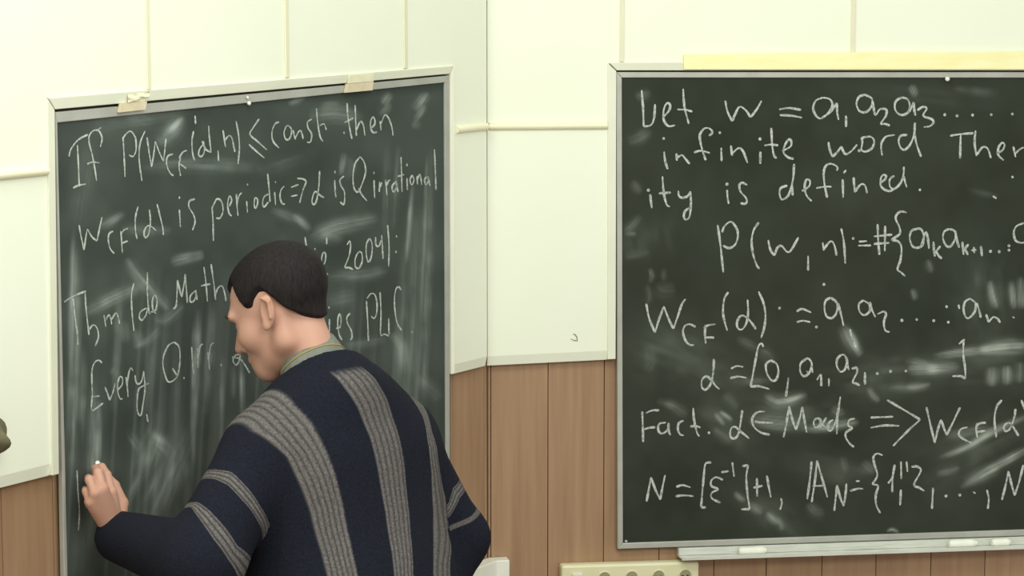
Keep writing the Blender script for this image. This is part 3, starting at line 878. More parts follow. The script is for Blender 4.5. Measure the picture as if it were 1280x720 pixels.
RIGHT_LINES = [('top chalk line on the right board, starting with Let', '''
1: 192,240 200,350 203,448; 203,448 245,438 262,400 268,320; 318,392 350,352 352,320 335,315 318,350 318,410 345,445 382,440; 428,232 435,330 460,432; 395,350 440,352 480,362
1: 668,300 680,360 708,418; 708,418 725,375 750,335 785,355 812,395; 812,395 850,345 875,300; 975,350 1030,342 1100,352; 978,382 1040,385 1105,397
2: 130,282 90,300 75,345 95,390 125,400 165,365 185,325 170,292 130,282; 125,398 180,360 207,316 212,370 220,410; 262,385 262,450
2: 370,265 335,280 322,320 340,360 375,365 405,335 410,290 370,265; 412,300 420,345 430,382 455,350 490,350 490,385 460,430 485,432 512,442
2: 580,280 545,305 542,350 570,380 605,375 625,340 615,295 580,280; 590,380 625,360 646,312 650,350 658,385; 668,355 700,335 722,345 702,386 750,405 760,425 740,445 705,450
2: 825,380; 895,386; 983,382; 1090,380; 1210,376
'''), ('second chalk line on the right board, starting with infinite word', '''
1: 317,515; 320,590 325,640 340,690; 390,600 393,642; 392,627 420,610 440,630 465,660; 575,500 595,480 580,460 550,458 525,490 525,530 540,590 557,640; 490,595 530,585 580,598
1: 637,482; 645,568 647,645; 700,555 707,614; 706,602 745,570 770,590 795,655; 866,518; 868,590 867,660; 930,455 935,550 945,610 960,628; 890,555 930,550 970,555
1: 992,587 1040,560 1042,525 1025,525 1005,560 1000,595 1025,622 1058,632
2: 162,535 170,580 185,620; 185,620 215,590 235,560; 235,560 250,595 265,605 295,585 325,550; 350,510 355,540 350,580 375,590 410,570 422,530 400,505 350,512; 337,585
2: 465,530 462,570 468,612; 465,537 490,505 540,495; 612,495 575,500 562,530 575,570 600,578 630,545 650,490 655,425; 650,480 665,550 690,620
2: 855,500 920,490 990,485; 915,495 912,630; 1000,470 995,540 1005,615; 1005,610 1040,565 1070,575 1088,628
2: 1120,602 1155,580 1165,550 1150,540 1130,570 1130,610 1160,640; 1215,560 1228,622; 1225,602 1255,575 1280,565
'''), ('third chalk line on the right board, ity is defined', '''
3: 230,172; 240,195 245,240 250,275; 310,92 318,190 335,255 352,265; 290,190 320,188 358,185; 400,175 405,205 425,215 455,205 470,178; 470,178 472,250 465,320 445,340 432,325 440,290 470,270
3: 678,138; 678,170 682,220 688,250; 793,142 765,130 748,145 755,180 785,215 790,240 775,250 755,245
3: 1022,145 985,160 978,195 990,225 1020,210 1040,170 1055,100 1060,22; 1048,140 1052,202; 1105,177 1145,150 1150,118 1130,112 1120,150 1130,200 1160,235
4: 210,62 212,40 180,22 150,30 135,70 140,140 155,215; 92,160 140,152 180,152; 262,58 248,76; 243,110 246,215; 305,98 312,185; 312,182 345,140 370,145 382,190
4: 460,128 485,110 490,90 475,85 460,105 462,150 490,172 520,175 560,150; 537,90 512,110 512,150 535,165 570,135 588,90 592,38; 590,90 600,130 608,155; 683,170
4: 1098,205 1120,220; 1210,97
'''), ('fourth chalk line on the right board, the formula with a brace', '''
3: 625,370 640,480 657,640; 650,412 665,375 700,352 730,385 740,430 725,480 690,502 655,487; 858,355 830,400 818,460 825,530 845,595 862,620
3: 912,455 925,510 948,545; 948,545 965,500 990,490 1015,520 1035,522 1060,485 1085,440; 1140,545 1140,630
4: 130,470 135,517; 132,512 165,470 185,465 200,500 208,545; 235,390 250,470 258,590; 303,447; 335,465 382,462; 330,488 405,486
4: 442,365 445,450 452,540; 485,375 483,520; 420,435 525,425; 420,478 510,472
4: 608,300 580,293 555,305 545,335 565,380 568,420 520,455; 520,455 560,465 578,500 572,570 555,622 575,640 600,662
4: 670,390 635,405 625,445 640,490 670,500 700,480 705,430 690,395 665,390; 690,492 716,412 730,460 735,505; 760,465 763,510 768,550; 800,490 766,530; 775,520 790,545 808,562
4: 850,392 820,410 815,450 835,490 860,490 885,445 880,405 850,392; 886,402 895,460 907,500; 925,465 928,505 932,540; 960,480 931,515; 940,510 957,540
4: 975,515 1005,512; 990,495 993,530; 1030,490 1037,548; 1085,520; 1135,522; 1190,488; 1190,514; 1275,358 1230,380 1218,420 1230,460 1265,472 1290,462
'''), ('fifth chalk line on the right board, starting with a large W', '''
5: 218,135 235,220 268,300; 268,300 290,225 318,150; 318,150 345,220 372,278; 372,278 400,200 420,140 442,108; 500,268 465,252 435,265 428,305 445,350 468,370 490,370
5: 555,255 552,310 557,362; 545,275 570,258 612,252; 555,327 605,328; 685,68 662,110 655,180 665,240 680,290; 795,112 798,180 790,240 765,280 740,275 735,240 755,205 785,210 815,240 842,280
5: 858,65 885,130 897,200 890,270 872,330; 977,160; 1075,180 1105,165 1158,185; 1075,240 1110,232 1152,240; 1187,268; 1230,25
6: 175,100 145,120 140,170 155,210 185,215 210,180 210,130 175,100; 215,130 235,200 248,262; 285,280 295,325 318,385
6: 360,115 335,140 340,180 365,200 395,180 395,140 360,115; 398,125 410,170 430,212; 440,195 475,180 490,195 478,240 485,285 510,297
6: 580,230; 665,225; 762,232; 845,240; 835,152; 903,140 908,165; 970,105 940,125 932,170 945,212 965,215 995,180 1000,135 970,105; 1008,130 1022,180 1030,215
6: 1060,195 1075,240; 1075,240 1100,212 1125,220 1140,243; 1210,210 1222,216
'''), ('sixth chalk line on the right board, in square brackets', '''
5: 603,450 600,520 585,590 555,625 535,610 535,570 560,548 590,570 610,600 635,622; 700,505 735,490 770,495; 695,560 740,550 790,558
5: 885,382 875,362 858,375 845,430 825,540 812,608; 812,608 860,605 920,622; 925,458 900,480 905,530 930,570 955,570 970,530 962,480 925,456; 1028,555 1020,620 1012,665
5: 1130,448 1098,475 1095,520 1115,548 1145,530 1160,480 1145,450 1125,448; 1160,468 1165,530; 1130,520 1150,530; 1190,570 1212,540 1215,605; 1258,560 1258,605
6: 235,425 212,450 210,490 230,522 255,510 268,465 255,430 235,425; 265,440 272,490 280,515; 295,505 320,500 325,525 300,580 320,590 340,600; 370,525 370,595
6: 440,533; 515,520; 603,518; 905,365 938,338; 932,345 930,420 940,500 943,560; 943,562 915,548 868,548
'''), ('seventh chalk line on the right board, starting with Fact', '''
7: 195,65 198,150 200,240; 215,75 250,60 292,58; 205,168 235,158 270,155; 330,128 295,135 285,165 300,190 330,180 348,145; 345,130 345,170 355,200; 432,118 405,130 398,165 410,195 432,202
7: 485,45 490,110 505,180 520,208; 468,152 500,148 528,158; 575,187; 765,58 755,130 740,200 715,220 697,205 700,165 722,152 750,175 805,220
7: 893,65 850,70 822,105 830,150 870,185 922,198; 835,122 880,128 940,130; 1000,212 1015,140 1032,35; 1032,35 1050,110 1070,170; 1070,170 1090,110 1108,38; 1108,38 1118,110 1132,185
8: 95,102 78,125 85,155 105,150 118,115 95,102; 112,105 128,140 152,162; 110,165 150,100; 190,112 165,130 160,165 178,172 205,120 218,60 230,-20; 213,70 210,195
8: 312,105 280,115 275,145 297,160 262,185 262,215 285,250 308,268; 402,100 530,95; 402,158 480,145 565,147; 495,0 590,55 685,112; 685,112 610,180 530,262
8: 720,40 745,150 768,245; 768,245 785,170 803,112; 803,112 820,160 835,200; 835,200 870,130 912,42; 955,155 920,165 905,195 935,225 980,245
8: 1010,130 1005,170 1010,215; 1000,150 1030,132 1060,130; 1010,182 1058,175; 1150,0 1120,40 1108,110 1118,215; 1228,50 1220,100 1195,165 1165,175 1165,145 1190,130 1215,155 1245,205; 1260,0 1285,60
'''), ('eighth and lowest chalk line on the right board', '''
7: 220,578 232,510 245,440; 245,440 270,510 297,568; 297,568 310,500 325,428; 388,495 425,485 470,498; 385,548 430,543 488,548; 588,355 555,365 545,440 530,610; 530,612 558,612
7: 655,455 615,440 588,460 590,490 625,508 590,530 592,560 640,585; 645,412 688,405; 708,355 718,437; 765,378 798,370; 798,370 788,440 795,540 808,620; 808,622 758,622
7: 828,500 880,488; 848,445 850,550; 905,430 915,490 928,555; 985,560 990,590 980,625; 1160,350 1150,450 1135,565; 1190,345 1180,450 1160,582; 1190,345 1215,430 1250,555; 1165,490 1230,488
8: 195,632 203,560 212,485; 212,485 228,550 248,605; 248,605 258,550 265,475; 318,462 340,462; 285,518 330,505 360,506; 470,315 440,305 418,325 425,370 440,430 412,480; 412,480 445,490 432,540 435,600 458,645
8: 502,475 525,440 540,368; 540,368 528,440 525,525; 575,510 570,600; 575,350 577,450; 607,350 612,410; 635,380 670,380 688,405 650,480 680,500 708,518; 758,500 755,555 752,620
8: 832,547; 910,541; 985,522 1000,533; 1065,512 1075,560 1070,620; 1150,570 1170,490 1187,405; 1187,405 1205,480 1222,545; 1222,545 1250,460 1272,370
''')]
for i, (lb, t) in enumerate(RIGHT_LINES):
    writing(RW, 0.016, t, 2.6, lb, board_r, 50 + i)

# ------------------------------------------------------------------ small things on the walls
# tape on the boards' top rails
mb = MB()
mb.slab(LW, [(152, 129.5), (184, 126.6), (182, 137), (150, 140.5)], 0.0206, 0.0275)
tp = tag(mb.build('masking_tape', M['tape_pale']), 'pale masking tape with a crumpled end near the left corner of the left board', 'tape')
mb = MB()
rr = random.Random(4)
gx = [[(160 + 27 * i / 6, 118.5 - 4.5 * i / 6 + j * (9.8 - .6 * i) / 3) for i in range(7)] for j in range(4)]
pv = [LW.at(x, y, .0262 + .004 * rr.random()) for r_ in gx for x, y in r_]
pf = [[j * 7 + i, j * 7 + i + 1, j * 7 + i + 8, j * 7 + i + 7] for j in range(3) for i in range(6)]
mb.add(pv, pf)
mb.build('crumpled_end', M['tape_clear'], tp)
mb = MB()
mb.slab(LW, [(435, 104.8), (467, 101.8), (466, 112.8), (433, 115.8)], 0.0206, 0.0275)
tp = tag(mb.build('masking_tape', M['tape_pale']), 'flat yellowish masking tape on the left board top rail above the word then', 'tape')
mb = MB()
mb.slab(LW, [(437, 94.6), (468, 92), (467, 101.5), (435, 104.4)], 0.0258, 0.0276)
mb.build('upper_strip', M['tape_clear'], tp)
mb = MB()
top = [(855, 68.5), (930, 66.6), (1010, 66.2), (1100, 65.2), (1200, 65.6), (1300, 64.6), (1400, 65)]
for a, b in zip(top[:-1], top[1:]):
    mb.slab(RW, [a, b, (b[0], 86.6), (a[0], 86.6)], 0.0266, [.0300, .0300, .0285, .0285])
tag(mb.build('paper_tape', M['tape_yellow']), 'long yellow paper tape stuck along the top of the right board', 'tape')

# chalk pieces on the tray
def chalk(name, x0, x1, up, r, label, taper):
    ctr = (x0 + x1) / 2
    base = RW.at(ctr, tray_top(ctr) + 9.2, 0.024) + RW.n * 0.018
    L = (x1 - x0) / FPX * 5.25
    t = RW.d if RW.d.x > 0 else -RW.d
    m_ = MB()
    prof = [(r * .72, -L / 2), (r, -L / 2 + r * .7), (r, L / 2 - L * taper), (r * .55, L / 2)]
    m_.lathe(base + Vector((0, 0, up + r)), t, prof, 16)
    tag(m_.build(name, M['chalkstick'], smooth=False, bevel=0.001), label, 'chalk', 'chalk pieces on the tray')


chalk('chalk_stick', 919, 957, 0.0004, 0.0098, 'white chalk piece alone at the left end of the chalk tray', .12)
chalk('chalk_stick', 1180, 1220, 0.0004, 0.0105, 'longest white chalk piece on the tray, left of the short one', .16)
chalk('chalk_stick', 1234, 1261, 0.0004, 0.0100, 'short white chalk piece at the right end of the visible tray', .16)

# power strip with four round sockets
ps = empty('power_strip', RW.at(787, 744, 0))
tag(ps, 'cream power strip with four round sockets on the wood wall under the right board', 'power strip')
psy = lambda x: 707.0 - (x - 702) * 0.030
bar(RW, [(702, psy(702)), (874, psy(874)), (874, psy(874) + 42), (702, psy(702) + 44)], 0.0006, 0.030, 'body', M['plastic'], ps, 0.006)
for k, x in enumerate((755.6, 789.5, 823, 856.5)):
    y = psy(x) + 17.3
    m_ = MB()
    c = RW.at(x, y, 0.0301)
    m_.lathe(c, RW.n, [(.0165, 0), (.0175, .0012), (.0165, .0022), (.0142, .0022), (.0138, .0006)], 26)
    so = m_.build('socket', M['plastic'], ps, smooth=True)
    m_ = MB()
    m_.lathe(RW.at(x, y, 0.0309), RW.n, [(.0139, 0), (.0139, .0006)], 26)
    wl = m_.build('socket_well', M['socket'], so)
    m_ = MB()
    for dx in (-1, 1):
        m_.lathe(RW.at(x, y, 0.0315) + RW.d * .006 * dx, RW.n, [(.0024, .0001), (.0024, .0004)], 10)
    m_.build('pin_holes', M['hole'], so)
m_ = MB()
m_.slab(RW, [(716, psy(716) + 11), (728, psy(728) + 11), (728, psy(728) + 27), (716, psy(716) + 27)], 0.0302, [.036, .036, .0335, .0335])
m_.build('rocker_switch', M['plastic_white'], ps, bevel=0.001)

# corner trunking, running along the left wall into the corner and onto the back wall
ct = MB()
zt = RW.at(620, 701, 0.035).z
zb = zt - 0.085
th = 0.035
inn = []
# inner corner of the offset planes
c0 = Vector((CORNER.x, CORNER.y, 0))
half = (LW.n + RW.n).normalized()
cin = c0 + half * (th / half.dot(RW.n))
c0 = c0 + half * 0.0012
rR, rRo = RW.pt(0.045, 0, 0.001), RW.pt(0.045, 0, th)
lL, lLo = LW.pt(-0.11, 0, 0.001), LW.pt(-0.11, 0, th)
ring = [lL, lLo, cin, rRo, rR, c0]
ct.prism([Vector((p.x, p.y, zt)) for p in ring], [Vector((p.x, p.y, zb)) for p in ring])
tag(ct.build('cable_trunking', M['plastic_white'], bevel=0.002), 'white plastic cable trunking in the wall corner behind the elbow of the man', 'cable duct')

# scuffs and hanging thing
m_ = MB()
pts = [RW.at(x, y, TH + 0.0008) for x, y in ((713.5, 423.2), (717, 425.2), (721.4, 425.6), (721.2, 421.5), (719, 418), (716, 417.4))]
m_.tube(pts, [.0006, .0011, .0016, .0014, .0016, .0008], 6)
tag(m_.build('wall_hook', M['mark'], smooth=True), 'tiny grey wire hook on the white wall between the boards', 'hook')

# olive cloth bundle hanging at the left edge of the view
bag = MB()
prof = []
cy0 = LW.at(-6, 577, TH)
n_u, n_v = 18, 14
vs, fs = [], []
ctr_x = -27
for j in range(n_v):
    v = j / (n_v - 1)
    y = 516 + 60 * v
    w = 15.0 * (math.sin(math.pi * min(1, v * 1.0 + 0.04)) ** 0.55) * (0.72 + 0.32 * v)
    for i in range(n_u):
        a = 2 * math.pi * i / n_u
        wob = 1 + 0.10 * math.sin(4 * a + 4 * v) + 0.09 * math.sin(9 * v + 2 * a)
        vs.append(LW.at(ctr_x, y, TH + 0.002) + LW.d * (w * wob * math.cos(a) * 0.0030) + LW.n * (0.031 * (w / 15) * (1 + math.sin(a)) * wob))
for j in range(n_v - 1):
    for i in range(n_u):
        k = (i + 1) % n_u
        fs.append([j * n_u + i, j * n_u + k, (j + 1) * n_u + k, (j + 1) * n_u + i])
fs += [list(range(n_u)), [(n_v - 1) * n_u + i for i in range(n_u)][::-1]]
bag_o = obj('cloth_bag', vs, fs, M['bag'], smooth=True)
tag(bag_o, 'dark olive cloth bundle hanging on the white wall left of the boards', 'bag')
m_ = MB()
m_.tube([LW.at(-8, 490, TH + .001), LW.at(-8, 491, TH + .016), LW.at(-9, 498, TH + .024), LW.at(-14, 520, TH + .024)], [.003, .003, .0025, .0025], 8)
m_.build('hanging_loop', M['bag'], bag_o, smooth=True)

# ------------------------------------------------------------------ the man: distance-field modelling
def axis_pts(lo, hi, h, fine=()):
    """grid lines from lo to hi at spacing h, finer inside the given (a, b, step) ranges"""
    out, x = [lo], lo
    while x < hi:
        s = h
        for a, b, f in fine:
            if a - h * 0.5 <= x <= b:
                s = min(s, f)
        x += s
        out.append(x)
    return np.array(out, dtype=np.float32)


class Field:
    def __init__(self, xs, ys, zs):
        self.x, self.y, self.z = xs, ys, zs
        self.F = np.full((len(xs), len(ys), len(zs)), 0.5, np.float32)

    def block(self, lo, hi):
        sl = []
        for g, a, b in zip((self.x, self.y, self.z), lo, hi):
            i, j = np.searchsorted(g, a), np.searchsorted(g, b)
            if j - i < 1:
                return None
            sl.append(slice(max(0, i - 1), j + 1))
        X = self.x[sl[0]][:, None, None]
        Y = self.y[sl[1]][None, :, None]
        Z = self.z[sl[2]][None, None, :]
        return tuple(sl), X, Y, Z

    def _merge(self, sl, d, k, op):
        F = self.F[sl]
        if op == 'sub':
            d = -d
            h = np.clip(0.5 - 0.5 * (F - d) / k, 0, 1) if k else (d > F).astype(np.float32)
            self.F[sl] = F * (1 - h) + d * h + k * h * (1 - h)
        else:
            h = np.clip(0.5 + 0.5 * (d - F) / k, 0, 1) if k else (F < d).astype(np.float32)
            self.F[sl] = d * (1 - h) + F * h - k * h * (1 - h)

    def cone(self, a, b, r1, r2, k=0.01, op='add', pad=0.03):
        a, b = np.array(a, np.float32), np.array(b, np.float32)
        R = max(r1, r2) + k + pad
        bl = self.block(np.minimum(a, b) - R, np.maximum(a, b) + R)
        if not bl:
            return
        sl, X, Y, Z = bl
        d = b - a
        L2 = float(d @ d) + 1e-9
        t = np.clip(((X - a[0]) * d[0] + (Y - a[1]) * d[1] + (Z - a[2]) * d[2]) / L2, 0, 1)
        q = np.sqrt((X - a[0] - d[0] * t) ** 2 + (Y - a[1] - d[1] * t) ** 2 + (Z - a[2] - d[2] * t) ** 2) - (r1 + (r2 - r1) * t)
        self._merge(sl, q.astype(np.float32), k, op)

    def ell(self, c, axes, r, k=0.01, op='add', pad=0.03):
        c = np.array(c, np.float32)
        R = max(r) + k + pad
        bl = self.block(c - R, c + R)
        if not bl:
            return
        sl, X, Y, Z = bl
        k0 = k1 = 0
        for ax, rr in zip(axes, r):
            u = (X - c[0]) * ax[0] + (Y - c[1]) * ax[1] + (Z - c[2]) * ax[2]
            k0 = k0 + (u / rr) ** 2
            k1 = k1 + (u / rr ** 2) ** 2
        k0, k1 = np.sqrt(k0), np.sqrt(k1) + 1e-6
        self._merge(sl, (k0 * (k0 - 1) / k1).astype(np.float32), k, op)

    def mesh(self):
        F, xs, ys, zs = self.F, self.x, self.y, self.z
        S = F < 0
        nx, ny, nz = F.shape
        cnt = np.zeros((nx - 1, ny - 1, nz - 1), np.uint8)
        for i in (0, 1):
            for j in (0, 1):
                for k in (0, 1):
                    cnt += S[i:nx - 1 + i, j:ny - 1 + j, k:nz - 1 + k]
        act = (cnt > 0) & (cnt < 8)
        I, J, K = np.nonzero(act)
        idx = np.full(act.shape, -1, np.int32)
        idx[I, J, K] = np.arange(len(I))
        acc = np.zeros((len(I), 3), np.float64)
        n = np.zeros(len(I))
        cs = [(i, j, k) for i in (0, 1) for j in (0, 1) for k in (0, 1)]
        for a in cs:
            for ax in range(3):
                if a[ax]:
                    continue
                b = list(a)
                b[ax] = 1
                fa = F[I + a[0], J + a[1], K + a[2]]
                fb = F[I + b[0], J + b[1], K + b[2]]
                m = (fa < 0) != (fb < 0)
                t = np.where(m, fa / np.where(m, fa - fb, 1), 0)
                pa = np.stack([xs[I + a[0]], ys[J + a[1]], zs[K + a[2]]], 1)
                pb = np.stack([xs[I + b[0]], ys[J + b[1]], zs[K + b[2]]], 1)
                acc[m] += (pa + (pb - pa) * t[:, None])[m]
                n[m] += 1
        V = acc / n[:, None]
        Q = []
        for ax in range(3):
            sl0 = [slice(None)] * 3
            sl1 = [slice(None)] * 3
            sl0[ax], sl1[ax] = slice(0, -1), slice(1, None)
            A, B = S[tuple(sl0)], S[tuple(sl1)]
            e = A != B
            o1, o2 = [(1, 2), (2, 0), (0, 1)][ax]
            inn = [slice(None)] * 3
            for o in (o1, o2):
                inn[o] = slice(1, F.shape[o] - 1)
            mask = np.zeros_like(e)
            mask[tuple(inn)] = e[tuple(inn)]
            E = np.array(np.nonzero(mask)).T
            d1, d2 = np.zeros(3, int), np.zeros(3, int)
            d1[o1], d2[o2] = 1, 1
            q = np.stack([idx[tuple((E - d1 - d2).T)], idx[tuple((E - d2).T)], idx[tuple(E.T)], idx[tuple((E - d1).T)]], 1)
            flip = B[tuple(E.T)]
            q[flip] = q[flip][:, ::-1]
            Q.append(q)
        return V, np.concatenate(Q)


def relax(V, Q, n=2, lam=0.5):
    for _ in range(n):
        acc = np.zeros_like(V)
        c = np.zeros(len(V))
        for a, b in ((0, 1), (1, 2), (2, 3), (3, 0)):
            for s, t in ((a, b), (b, a)):
                for d in range(3):
                    acc[:, d] += np.bincount(Q[:, s], V[Q[:, t], d], len(V))
                c += np.bincount(Q[:, s], minlength=len(V))
        V = V + lam * (acc / np.maximum(c, 1)[:, None] - V)
    return V


# --- skeleton
C7 = P(420, 446, 4.27)
HEAD = P(353.5, 387.5, 4.30)
SH_L, SH_R = P(328, 562, 4.16), P(499, 542, 4.385)
EL_L, WR_L = P(252, 702, 4.035), LW.at(146, 670, 0.088)
EL_R, WR_R = P(574, 672, 4.40), P(520, 800, 4.30)
PEL = P(505, 890, 4.165)
CHEST = P(424, 580, 4.245)
WAIST = P(464, 745, 4.205)
yaw_b = math.radians(45)
B_F = Vector((-math.sin(yaw_b), math.cos(yaw_b), 0))            # body forward
B_L = Vector((-math.cos(yaw_b), -math.sin(yaw_b), 0))           # body left
spine = (C7 - PEL).normalized()
B_F = (B_F - spine * B_F.dot(spine)).normalized()
B_L = spine.cross(B_F).normalized()
AX_B = (tuple(B_F), tuple(B_L), tuple(spine))

HY, HP_, HR = math.radians(71), math.radians(31), math.radians(0)   # head yaw from straight away, nod, tilt
h0 = Vector((-math.sin(HY), math.cos(HY), 0))
H_L = Vector((-math.cos(HY), -math.sin(HY), 0))
H_F = (h0 * math.cos(HP_) - Vector((0, 0, 1)) * math.sin(HP_)).normalized()
H_U = H_F.cross(H_L).normalized()
H_L, H_U = (H_L * math.cos(HR) + H_U * math.sin(HR)), (H_U * math.cos(HR) - H_L * math.sin(HR))
HS = 0.96
NK = P(394, 461, 4.28)
NKU = Vector((-.42, .50, .75)).normalized()


def hp(f, l, u):
    return HEAD + (H_F * f + H_L * l + H_U * u) * HS


AX_H = (tuple(H_F), tuple(H_L), tuple(H_U))


def head_field(fd):
    s = HS
    E = lambda c, r, k, op='add': fd.ell(hp(*c), AX_H, [q * s for q in r], k, op)
    C = lambda a, b, r1, r2, k, op='add': fd.cone(hp(*a), hp(*b), r1 * s, r2 * s, k, op)
    E((-.009, 0, .038), (.091, .074, .077), .02)
    E((.040, 0, -.018), (.054, .058, .088), .03)
    for sg in (-1, 1):
        C((.000, .050 * sg, -.056), (.075, .016 * sg, -.083), .019, .020, .025)
        C((-.012, .054 * sg, -.01), (.002, .050 * sg, -.058), .016, .018, .022)
        E((.058, .043 * sg, -.018), (.030, .022, .024), .022)
    E((.078, 0, .034), (.018, .052, .013), .016)
    E((.083, 0, -.084), (.022, .026, .020), .02)
    E((.078, 0, -.054), (.026, .032, .034), .02)
    for sg in (-1, 1):
        E((.098, .031 * sg, .010), (.018, .019, .013), .014, 'sub')
        E((.074, .031 * sg, .010), (.0130, .0150, .0125), .004)
    C((.088, 0, .018), (.1165, 0, -.022), .0085, .0108, .010)
    for sg in (-1, 1):
        E((.098, .011 * sg, -.028), (.013, .008, .008), .006)
    E((.096, 0, -.053), (.012, .024, .008), .008)
    E((.094, 0, -.066), (.011, .021, .009), .008)
    E((.110, 0, -.0595), (.010, .024, .0016), .003, 'sub')


def neck_field(fd, extra=0.0):
    fd.cone(hp(-.024, 0, -.035), NK - NKU * .03, .039 + extra, .045 + extra, .02)


EAR_F = (H_F * .92 + H_L * .0 + H_U * .0)


def ear_axes(sg):
    a_f = (H_F * .94 - H_L * sg * .28).normalized() * 1
    a_u = (H_U * .90 - H_F * .44).normalized()
    a_f = (a_f - a_u * a_f.dot(a_u)).normalized()
    a_n = a_u.cross(a_f)
    return (tuple(a_f), tuple(a_n), tuple(a_u))


# --- hand of the writing arm, joints on rays of the photograph at distances from the wall
HJ = lambda x, y, o: LW.at(x, y, o)
HAND = {
    'index': [(138, 616, .084), (133.5, 594, .064), (127, 584, .043), (123.5, 584, .027)],
    'middle': [(128, 612, .092), (122.5, 591, .073), (119.5, 586, .047), (120.5, 591, .030)],
    'ring': [(118.5, 617, .090), (112, 600, .073), (111, 598, .046), (116, 606, .033)],
    'little': [(112.5, 628, .082), (107.5, 614, .067), (107, 612, .047), (113, 618, .036)],
    'thumb': [(149, 650, .078), (153, 629, .062), (143, 607, .044), (131, 593, .030)],
}
body = Field(axis_pts(-.84, .14, .009, ((-.80, -.64, .0022), (-.54, -.27, .0024))),
             axis_pts(3.92, 4.66, .009, ((4.17, 4.45, .0024),)),
             axis_pts(-.0, 1.79, .012, ((1.19, 1.44, .0022), (1.40, 1.78, .0024))))
head_field(body)
neck_field(body)
for sg in (1, -1):
    ea = ear_axes(sg)
    cen = hp(-.012, .0765 * sg, .004)
    af, an, au = [Vector(q) for q in ea]
    out = an if an.dot(H_L * sg) > 0 else -an
    body.ell(cen + out * .006, ea, (.0165, .0065, .030), .006)
    body.ell(cen + out * .014 + af * .003 + au * .003, ea, (.0105, .0065, .020), .004, 'sub')
    body.cone(cen + out * .0115 - af * .012 - au * .012, cen + out * .0125 - af * .010 + au * .018, .0028, .0032, .003)
    body.cone(cen + out * .0125 - af * .010 + au * .018, cen + out * .010 + af * .010 + au * .024, .0032, .0026, .003)
    body.ell(cen + out * .008 - au * .027 + af * .004, ea, (.0085, .0048, .0085), .005)
# torso, arms and legs (under the clothes)
body.ell(CHEST - spine * .02, AX_B, (.095, .145, .16), .03)
body.cone(C7 - spine * .07, SH_L, .045, .045, .03)
body.cone(C7 - spine * .07, SH_R, .045, .045, .03)
body.ell(WAIST, AX_B, (.092, .130, .20), .04)
body.ell(PEL, AX_B, (.098, .145, .13), .04)
body.cone(SH_L, EL_L, .052, .040, .03)
body.cone(EL_L, WR_L, .038, .026, .02)
body.cone(SH_R, EL_R, .052, .040, .03)
body.cone(EL_R, WR_R, .038, .026, .02)
HIPS, KNEES, ANKLES = [], [], []
for sg in (1, -1):
    hip = PEL + B_L * .085 * sg - Vector((0, 0, .03))
    ank = Vector((PEL.x, PEL.y, 0)) + Vector((B_L.x, B_L.y, 0)) * .13 * sg + Vector((0, 0, .09)) + Vector((B_F.x, B_F.y, 0)) * (.05 if sg > 0 else -.05)
    kne = (hip + ank) / 2 + Vector((B_F.x, B_F.y, 0)) * .03 + Vector((0, 0, .02))
    HIPS.append(hip); KNEES.append(kne); ANKLES.append(ank)
    body.cone(hip, kne, .075, .05, .03)
    body.cone(kne, ank, .048, .033, .02)
# writing hand
wr = Vector(WR_L)
palm_k = [HJ(*HAND[f][0]) for f in ('index', 'middle', 'ring', 'little')]
for p, r in zip(palm_k, (.0120, .0122, .0115, .0105)):
    body.cone(wr, p, .0175, r, .010)
body.cone(wr, HJ(*HAND['thumb'][0]), .0175, .0125, .010)
body.cone(HJ(*HAND['thumb'][0]), HJ(*HAND['thumb'][1]), .0135, .0105, .008)
for f, rr in (('index', (.0098, .0086, .0078, .0068)), ('middle', (.0100, .0088, .0080, .0070)), ('ring', (.0096, .0083, .0076, .0066)), ('little', (.0086, .0074, .0066, .0058)), ('thumb', (.0125, .0108, .0098, .0080))):
    J = [HJ(*q) for q in HAND[f]]
    for a, b, r1, r2 in zip(J[:-1], J[1:], rr[:-1], rr[1:]):
        body.cone(a, b, r1, r2, .0025)
# other hand, resting on the hip
fw = (PEL - WR_R).normalized()
d_arm = (WR_R - EL_R).normalized()
sp = d_arm.cross(B_F).normalized()
for i, (o, ln) in enumerate(((-.03, .062), (-.010, .070), (.010, .066), (.028, .052))):
    k0 = WR_R + d_arm * .075 + sp * o
    k1 = k0 + (d_arm * .75 + B_F * .5).normalized() * ln * .55
    k2 = k1 + (d_arm * .35 + B_F * .8).normalized() * ln * .5
    body.cone(WR_R, k0, .019, .012, .010)
    body.cone(k0, k1, .010, .0086, .003)
    body.cone(k1, k2, .0086, .007, .003)
tb = WR_R + d_arm * .03 - sp * .028
body.cone(WR_R, tb, .018, .013, .008)
body.cone(tb, tb + (d_arm * .6 - sp * .6 + B_F * .3).normalized() * .05, .012, .009, .004)

V, Q = body.mesh()
V = relax(V, Q, 1, 0.4)
person = obj('person', V, Q, M['skin'], smooth=True, origin=Vector((PEL.x, PEL.y, 0)))
tag(person, 'dark-haired man in navy sweater with grey stripes, seen from behind, writing on the left board', 'person')
del body

